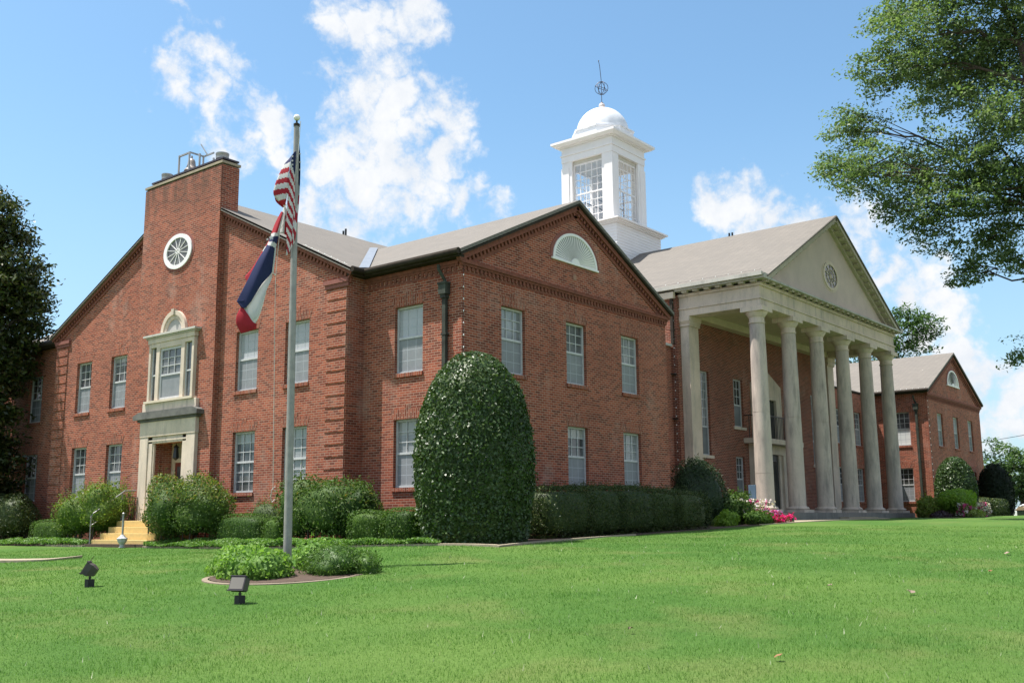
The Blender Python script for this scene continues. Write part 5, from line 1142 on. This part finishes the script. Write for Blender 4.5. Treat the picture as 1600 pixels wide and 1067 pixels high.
def patch(V, F_, Mi, cols, nu, nv, fn):
    """grid through column curves; fn(u, v, px, py) -> material index"""
    o = len(V); k = len(cols) - 1
    P2 = {}
    for i in range(nu + 1):
        for j in range(nv + 1):
            cc = [curve(c, j / nv) for c in cols]; p = curve(cc, i / nu) if k > 1 else lerp(cc[0], cc[1], i / nu)
            P2[i, j] = p; V.append(q3(*p))
    for i in range(nu):
        for j in range(nv):
            a = o + i * (nv + 1) + j; F_.append((a, a + 1, a + nv + 2, a + nv + 1)); p = [P2[i, j], P2[i + 1, j + 1]]; Mi.append(fn((i + .5) / nu, (j + .5) / nv, (p[0][0] + p[1][0]) / 2, (p[0][1] + p[1][1]) / 2))
def flag_obj(name, V, F_, Mi, label, parts=None):
    me = bpy.data.meshes.new(name); me.from_pydata([tuple(v) for v in V], [], F_)
    for mm_ in (FRED, FWHT, FBLU): me.materials.append(mm_)
    me.polygons.foreach_set('material_index', Mi); me.polygons.foreach_set('use_smooth', [True] * len(F_)); me.update()
    o = bpy.data.objects.new(name, me); COL.objects.link(o); s = o.modifiers.new('cloth', 'SOLIDIFY'); s.thickness = .003
    return tag(o, label, 'flag')
V, F_, Mi = [], [], []
A = [(459, 238, .05), (452, 250, .10), (445, 260, .14), (438, 276, .18), (431, 296, .20), (430, 310, .18), (441, 322, .12)]
Bc = [(460, 240, .10), (457, 250, .16), (455, 262, .20), (454, 280, .22), (454, 300, .22), (451, 318, .20), (447, 327, .13)]
def stripe(w): return 2 if w < 1 else (0 if int(w) % 2 == 0 else 1)
patch(V, F_, Mi, [A, Bc], 8, 60, lambda u, v, x, y: stripe((y - 258 - (1 - u) * 3) / 8.2 + 1))
# curled lower lip of the left fold
patch(V, F_, Mi, [[(431, 303, .19), (433, 318, .16), (444, 327, .10)], [(436, 303, .05), (442, 312, .02), (448, 321, .0)]], 6, 14, lambda u, v, x, y: 0 if u < .45 else 1)
B2 = [(460, 240, .10), (456, 258, .18), (454, 290, .22), (453, 325, .21), (453, 360, .22), (454, 385, .20), (453, 403, .17)]
Cc = [(462, 238, .06), (461, 262, .10), (461, 295, .11), (461.5, 330, .13), (462, 360, .15), (461, 378, .16), (459, 395, .16)]
Dc = [(464, 232, -.10), (463, 262, -.08), (463, 295, -.06), (463.5, 330, .06), (464, 355, .14), (464.5, 372, .15), (463, 385, .15)]
Ec = [(466, 224, -.02), (468, 255, -.03), (468.5, 290, -.02), (468.3, 325, .02), (467.5, 350, .09), (467, 368, .11), (465.5, 381, .12)]
patch(V, F_, Mi, [B2, Cc], 7, 90, lambda u, v, x, y: stripe((y - 258 - u * 15) / 8.4 + 1))
patch(V, F_, Mi, [Cc, Dc], 4, 60, lambda u, v, x, y: stripe((y - 273 - u * 8) / 9 + 1))
patch(V, F_, Mi, [Dc, Ec], 6, 70, lambda u, v, x, y: stripe((y - 285 - u * 6) / 15 + 1))
patch(V, F_, Mi, [[(441, 332, .0), (440, 350, .0), (439, 364, .02)], [(446, 322, .05), (446, 342, .08), (445, 366, .06)], [(452, 335, .06), (452, 350, .04), (451, 369, .05)]], 8, 14, lambda u, v, x, y: 0 if u > .62 and v > .35 else 1)
us = flag_obj('flag', V, F_, Mi, 'stars and stripes flag hanging limp high on the flagpole')
# stars on the visible canton
def star(m, px, py, dep, r, rot=0.):
    o = q3(px, py, dep); vs = [o + TWD * .003]
    for i in range(10):
        a = math.pi / 2 + i * math.pi / 5 + rot; rr = r if i % 2 == 0 else r * .42; vs.append(o + LAT * rr * math.cos(a) + Vector((0, 0, rr * math.sin(a))))
    m.add([tuple(v) for v in vs], [(0, 1 + i, 1 + (i + 1) % 10) for i in range(10)])
m = MB()
for px, py, dp in ((458.3, 249, .17), (458.4, 256, .175), (458.8, 262, .172), (459, 268, .175), (459.4, 274, .17)): star(m, px, py, dp, .028)
for px, py, dp in ((467.4, 240, -.005), (467.9, 253, -.01), (467.6, 265, -.01)): star(m, px, py, dp, .026)
m.build('star', FWHT, us)
# state flag: three bars, canton with a starred saltire, gathered at the top and swung to the left
V, F_, Mi = [], [], []
L1 = [(441, 333, .10), (431, 356, .14), (423, 383, .18), (408, 410, .22), (392, 443, .24), (377, 471, .22)]
M1 = [(444, 334, .12), (437, 362, .20), (430, 388, .27), (421, 414, .30), (406, 448, .30), (390, 482, .26)]
R1_ = [(446, 336, .11), (441, 366, .15), (436, 392, .18), (433, 424, .18), (417, 446, .24), (401, 472, .25)]
def bar1(u, v, x, y):
    if y < 368: return 0 if u < .72 else 1
    if 366 <= y < 372 + 4 * (1 - u): return 1
    if y < 384 - 3 * (1 - u): return 2
    if y < 389 - 3 * (1 - u) + 3 * u: return 1
    return 2
patch(V, F_, Mi, [L1, M1, R1_], 20, 110, bar1)
# tail of the blue bar tucking under
patch(V, F_, Mi, [[(377, 471, .22), (381, 476, .19), (384, 480, .17)], [(390, 470, .28), (392, 478, .25), (396, 482, .2)]], 6, 8, lambda u, v, x, y: 2)
# red corner of the canton folded back at the left
patch(V, F_, Mi, [[(425, 372, .08), (413, 393, .10), (397, 420, .12), (387, 432, .12), (389, 438, .1)], [(427, 376, .12), (418, 400, .14), (406, 424, .16), (393, 440, .16), (391, 439, .13)]], 5, 40, lambda u, v, x, y: 1 if 389 < y + .4 * (x - 412) < 395 else 0)
# white bar
patch(V, F_, Mi, [[(432, 424, .15), (414, 446, .20), (398, 466, .22), (385, 478, .20)], [(430, 440, .17), (419, 466, .22), (409, 492, .24), (397, 497, .22)], [(426, 430, .14), (422, 462, .18), (415, 490, .2), (407, 506, .20)]], 8, 24, lambda u, v, x, y: 1)
# red bar
patch(V, F_, Mi, [[(384, 479, .19), (378, 490, .20), (377, 503, .19), (385, 518, .17)], [(391, 484, .24), (390, 496, .25), (393, 508, .24), (396, 516, .20)], [(407, 505, .21), (409, 504, .21), (410, 506, .2), (409, 511, .18)]], 10, 16, lambda u, v, x, y: 0)
sf = flag_obj('flag', V, F_, Mi, 'blue, white and red state flag swung left below the other flag')
m = MB(); star(m, 430.5, 377, .285, .055, .2); star(m, 423.5, 379, .245, .03); star(m, 437, 372, .215, .028); m.build('star', FWHT, sf)
m = MB(); m.tube([q3(436, 392, .2), q3(434.5, 410, .2), q3(433, 427, .2)], .016, 5); m.build('heading_tape', FWHT, sf)

# ------------------------------------------------------------------ floodlights
def floodlight(x, y, yaw, pitch, label, size, bracket):
    z = g1(x, y); r = empty('floodlight', (x, y, z), label, 'floodlight', None); s = size
    m = MB(); m.box(x - .11 * s, x + .11 * s, y - .11 * s, y + .11 * s, z - .1, z + .24 * s); m.build('base_box', noisy_mat('black box', (.012, .013, .013), (.025, .025, .025), 6, .6), r, bevel=.012 * s)
    m = MB(); m.tube([(x, y, z + .24 * s), (x, y, z + .36 * s)], .028 * s, 10); m.lathe([(.045 * s, 0), (.045 * s, .05 * s)], x, y, z + .26 * s, 10); m.build('swivel', BLACK, r)
    Mx = Matrix.Translation((x, y, z + .52 * s)) @ Matrix.Rotation(yaw, 4, 'Z') @ Matrix.Rotation(-pitch, 4, 'Y')
    # housing: shallow wedge, big front to +X local, tapering behind
    f, b = .24 * s, .15 * s; vs = [(.16 * s, -f, -f * .8), (.16 * s, f, -f * .8), (.16 * s, f, f * .8), (.16 * s, -f, f * .8), (-.02 * s, -f, -f * .8), (-.02 * s, f, -f * .8), (-.02 * s, f, f * .8), (-.02 * s, -f, f * .8), (-.20 * s, -b, -b * .7), (-.20 * s, b, -b * .7), (-.20 * s, b, b * .9), (-.20 * s, -b, b * .9)]
    m = MB(); m.add(vs, [(0, 1, 2, 3), (0, 4, 5, 1), (1, 5, 6, 2), (2, 6, 7, 3), (3, 7, 4, 0), (4, 8, 9, 5), (5, 9, 10, 6), (6, 10, 11, 7), (7, 11, 8, 4), (8, 11, 10, 9)])
    h = m.xform(Mx).build('lamp_housing', noisy_mat('brown black housing', (.045, .04, .037), (.075, .065, .06), 8, .5), r, bevel=.012 * s)
    m = MB(); m.box(.161 * s, .175 * s, -f * .98, f * .98, -f * .79, f * .79)
    m.box(.13 * s, .20 * s, -f * 1.07, f * 1.07, f * .81, f * .90); m.box(.13 * s, .20 * s, -f * 1.07, f * 1.07, -f * .90, -f * .81); m.xform(Mx).build('bezel', DARKIRON, h)
    m = MB(); m.box(.176 * s, .182 * s, -f * .88, f * .88, -f * .7, f * .7); m.xform(Mx).build('lens', glass_mat('dusty lens', (.17, .155, .14), (.12, .11, .10)), h)
    if bracket: m = MB(); m.box(.14 * s, .16 * s, -f * .2, -f * .12, f * .9, f * 1.5); m.box(.145 * s, .155 * s, -f * .3, -f * .02, f * 1.3, f * 1.75); m.xform(Mx).build('bracket', noisy_mat('tan bracket', (.2, .14, .09), (.12, .09, .06), 9, .6), h)
    return r
floodlight(-10.72, -1.72, math.radians(139), math.radians(30), 'dark floodlight on a black box tipped toward the left tree', .50, True)
floodlight(-10.92, -5.87, math.radians(200), math.radians(22), 'dark floodlight with a dusty lens, in front of the flagpole bed', .47, False)

# ------------------------------------------------------------------ entrance rails, post, sign
RAIL = noisy_mat('steel rail', (.30, .30, .30), (.2, .2, .2), 8, .5, .3)
def handrail(y, label):
    r = empty('handrail', (-1.6, y, .1), label, 'handrail'); P = [(-2.42, -.42), (-1.35, .36)]
    m = MB(); m.tube([(-2.3, y, .10), (-2.42, y, .22), (-2.34, y, .34), (-1.30, y, 1.06), (-.9, y, 1.08)], .022, 8); m.build('top_rail', RAIL, r, True)
    m = MB(); m.tube([(-2.42, y, -.05), (-1.35, y, .66)], .018, 8); m.build('lower_rail', RAIL, r, True)
    for x, z0, z1 in ((-2.40, -.66, .28), (-1.38, .0, 1.02)): m = MB(); m.tube([(x, y, z0), (x, y, z1)], .022, 8); m.build('post', RAIL, r, True)
handrail(13.42, 'bent steel handrail on the left of the yellow steps')
r = empty('balustrade', (-1.1, 13.5, .1), 'dark iron railing along the entrance landing', 'railing')
m = MB(); m.box(-.86, -.84, 10.3, 10.32, .1, .95); m.tube([(-1.3, 13.25, .85), (-.84, 13.25, .85)], .015, 6); m.tube([(-.9, 13.25, .85), (-.9, 12.9, .85)], .015, 6); m.build('top_rail', DARKIRON, r)
m = MB()
for i in range(6): m.tube([(-1.3 + i * .09, 13.25, .1), (-1.3 + i * .09, 13.25, .85)], .009, 5)
m.build('baluster', DARKIRON, r)
def post(x, y, label):
    z = g1(x, y); r = empty('lamp_post', (x, y, z), label, 'post')
    m = MB(); m.lathe([(.08, 0), (.09, .02), (.065, .05), (.07, .10), (.13, .18), (.15, .25), (.16, .255), (.16, .28), (.11, .31), (.07, .35), (.04, .39)], x, y, z, 8); m.build('base', noisy_mat('worn white urn', (.5, .49, .5), (.4, .4, .42), 9, .6), r)
    m = MB(); m.tube([(x, y, z + .36), (x, y, z + .98)], .03, 10); m.build('pole', GALV, r, True)
    m = MB(); m.lathe([(.04, 0), (.045, .02), (.02, .05)], x, y, z + .98, 10); m.build('cap', GALV, r, True); return r
post(-2.75, 10.95, 'short grey post on a white urn-shaped base before the steps')
r = empty('metal_stake', (-2.05, 10.72, g1(-2.05, 10.72)), 'thin dark iron stake at the right end of the steps', 'stake'); m = MB(); m.tube([(-2.05, 10.72, -.8), (-2.05, 10.72, .28)], .022, 8); m.build('rod', DARKIRON, r); m = MB(); m.lathe([(.03, 0), (.035, .03), (.01, .06)], -2.05, 10.72, .28, 8); m.build('cap', DARKIRON, r)
r = empty('small_sign', (14.75, -.75, g1(14.75, -.75)), 'small blue-grey sign on a thin post beside the first column', 'sign')
m = MB(); zz = g1(14.75, -.75); m.tube([(14.75, -.75, zz - .1), (14.75, -.75, 1.15)], .018, 8); m.build('post', GALV, r)
m = MB(); m.box(-.02, .02, -.17, .17, .72, 1.22); m.xform(Matrix.Translation((14.72, -.78, 0)) @ Matrix.Rotation(math.radians(-18), 4, 'Z')).build('sign_panel', noisy_mat('blue-grey sign face', (.10, .16, .23), (.08, .13, .19), 5, .5), r, bevel=.008)

# ------------------------------------------------------------------ strings of small white bulbs
def bulbs(pts, step, label):
    P = [Vector(p) for p in pts]; m = MB(); m.tube(P, .006, 4); o_v = []
    for a, b in zip(P, P[1:]):
        n = max(1, int((b - a).length / step))
        for i in range(n): o_v.append(a.lerp(b, (i + .5) / n))
    r = m.build('light_string', BLACK); tag(r, label, 'light string')
    m = MB()
    for i, p in enumerate(o_v):
        k = .022; m.add([p + Vector(q) * k for q in ((1, 0, 0), (-1, 0, 0), (0, 1, 0), (0, -1, 0), (0, 0, 1.6), (0, 0, -1.6))], [(0, 2, 4), (2, 1, 4), (1, 3, 4), (3, 0, 4), (2, 0, 5), (1, 2, 5), (3, 1, 5), (0, 3, 5)])
    m.build('bulb', mat('frosted bulb', (.85, .85, .83), .3), r); r.children[0]['kind'] = 'stuff'
bulbs([(.03, -.04, 6.5), (.03, -.04, 3.0), (.03, -.04, 1.0)], .30, 'string of small white bulbs down the near brick corner')
bulbs([(F0 + .03, -.04, 6.5), (F0 + .03, -.04, 1.0)], .34, 'string of small white bulbs down the far wing corner')
bulbs([(16.33, 3.12, 8.9), (16.33, 3.12, 7.0), (16.33, 3.12, .8)], .34, 'string of small white bulbs down the link downspout')
bulbs([(16.14, -.9, 9.41), (16.14, 3, 9.41), (16.14, 9, 9.41)], .55, 'string of small white bulbs along the portico gutter')
bulbs([(F0 - .36, -.2, 7.0), (F0 - .36, 3.3, 7.0)], .3, 'string of small white bulbs along the far wing gutter')
bulbs([(-.86, 3.45, 7.02), (-.86, 5.4, 7.95)], .3, 'string of small white bulbs on the right end of the west gable')

# ------------------------------------------------------------------ car, box, power line, leaves
def car(x, y, yaw, label):
    z = -.52; r = empty('parked_car', (x, y, z), label, 'car'); T = Matrix.Translation((x, y, z)) @ Matrix.Rotation(yaw, 4, 'Z')
    PAINT = mat('white car paint', (.72, .72, .73), .25)
    prof = [(-2.25, .35), (-2.3, .7), (-2.2, .92), (-1.6, .98), (-1.05, 1.40), (.35, 1.42), (1.05, 1.0), (2.1, .86), (2.3, .6), (2.25, .3)]
    m = MB(); n = len(prof); vs = []
    for yy, k in ((-.86, 0), (-.80, 1), (.80, 1), (.86, 0)):
        for px, pz in prof: vs.append((px, yy * (.86 if pz > 1.2 else 1), pz + (0 if k == 0 else .02)))
    fs = [tuple(range(n)), tuple(range(4 * n - 1, 3 * n - 1, -1))]
    for j in range(3):
        for i in range(n): fs.append((j * n + i, (j + 1) * n + i, (j + 1) * n + (i + 1) % n, j * n + (i + 1) % n))
    m.add(vs, fs); m.xform(T).build('body', PAINT, r, bevel=.04)
    m = MB(); m.add([(-1.63, -.7, 1.02), (-1.63, .7, 1.02), (-1.10, .62, 1.40), (-1.10, -.62, 1.40)], [(0, 1, 2, 3)]); m.v = [(a - .02, b, c + .035) for a, b, c in m.v]; m.xform(T).build('rear_window', G_BLACK, r)
    for s in (-1, 1):
        m = MB(); m.add([(-1.35, s * .885, 1.02), (.9, s * .885, 1.02), (.3, s * .79, 1.37), (-.95, s * .79, 1.37)], [(0, 1, 2, 3)]); m.xform(T).build('side_window', G_BLACK, r)
        m = MB(); m.box(-2.31, -2.2, s * .55, s * .84, .66, .84); m.xform(T).build('tail_light', mat('tail light red', (.4, .02, .02), .2), r)
        for wx in (-1.4, 1.4):
            m = MB(); m.lathe([(.2, -.1), (.32, -.1), (.33, 0), (.32, .1), (.2, .1)], 0, 0, 0, 20); w = m.xform(T @ Matrix.Translation((wx, s * .8, .33)) @ Matrix.Rotation(math.pi / 2, 4, 'X')).build('wheel', BLACK, r)
            m = MB(); m.lathe([(.02, -.09), (.19, -.105), (.19, .105), (.02, .09)], 0, 0, 0, 14); m.xform(T @ Matrix.Translation((wx, s * .8, .33)) @ Matrix.Rotation(math.pi / 2, 4, 'X')).build('rim', GALV, w)
    return r
car(59.6, -.2, math.radians(62), 'white car parked on the street at the far right')
r = empty('utility_box', (50.9, -1.45, g1(50.9, -1.45)), 'small grey-green box with a tan sloping lid before the white car', 'box'); zz = g1(50.9, -1.45)
m = MB(); m.box(50.6, 51.2, -1.75, -1.15, zz - .2, zz + .5); m.build('body', noisy_mat('grey-green paint', (.17, .20, .13), (.13, .16, .1), 5, .6), r, bevel=.02)
m = MB(); m.prism([(-1.82, zz + .502), (-1.08, zz + .502), (-1.3, zz + .74), (-1.5, zz + .74)], 'X', 50.52, 51.28); m.build('lid', noisy_mat('tan lid', (.40, .30, .18), (.33, .25, .15), 5, .7), r)
m = MB(); pts = [Vector((77.06, 9.14, 6.54)).lerp(Vector((64.45, -3.28, 6.97)), s) - Vector((0, 0, .35 * math.sin(math.pi * s))) for s in np.linspace(-.4, 2.2, 24)]
wl = [Vector((77.06, 9.14, 6.5)) + (Vector((64.45, -3.28, 7.0)) - Vector((77.06, 9.14, 6.5))) * s - Vector((0, 0, .3 * 4 * (s * .38 + .15) * (1 - s * .38 - .15))) for s in np.linspace(-.39, 2.2, 20)]
m.tube(wl, .022, 5); tag(m.build('power_line', BLACK), 'thin power line sagging in the sky right of the far wing', 'power line')
for s in (0, -1): 
    p = wl[s]; zz = g1(p.x, p.y); r = empty('utility_pole', (p.x, p.y, zz), ['wooden utility pole hidden behind the far wing', 'wooden utility pole out at the right end of the power line'][s], 'utility pole')
    m = MB(); m.tube([(p.x, p.y, zz - .3), (p.x, p.y, p.z + .6)], [.15, .10], 10); m.build('pole', BARK, r); m = MB(); m.box(p.x - .9, p.x + .9, p.y - .05, p.y + .05, p.z - .12, p.z - .02); m.build('crossarm', BARK, r)
DRY = noisy_mat('dry leaf', (.26, .13, .06), (.18, .09, .045), 12, .8); DRY2 = noisy_mat('faded leaf', (.30, .22, .17), (.22, .16, .12), 12, .8)
for i, (x, y, s, mm_) in enumerate(((-5.82, -12.86, .16, DRY2), (1.06, -12.38, .2, DRY2), (-2.63, -13.01, .11, DRY), (-10.87, -13.36, .12, DRY), (-5.72, -11.75, .1, DRY2), (-10.28, -11.49, .09, DRY2))):
    z = g1(x, y) + .045; r2 = np.random.default_rng(i); m = MB(); n = 9; vs = [(x, y, z + .02)]
    for k in range(n):
        a = 2 * math.pi * k / n; rr = s * .6 * (.35 + .25 * r2.random()); vs.append((x + rr * 1.2 * math.cos(a), y + rr * math.sin(a), z + r2.uniform(-.01, .03)))
    m.add(vs, [(0, 1 + k, 1 + (k + 1) % n) for k in range(n)]); tag(m.build('fallen_leaf', mm_), ['curled grey-brown leaf on the lawn right of centre', 'pale brown leaf near the right edge of the lawn', 'small reddish dry leaf on the right lawn', 'orange-brown leaf low on the lawn near the viewer', 'small pale leaf left of the curled grey-brown one', 'tiny pale leaf on the lawn below the big holly'][i], 'leaf')
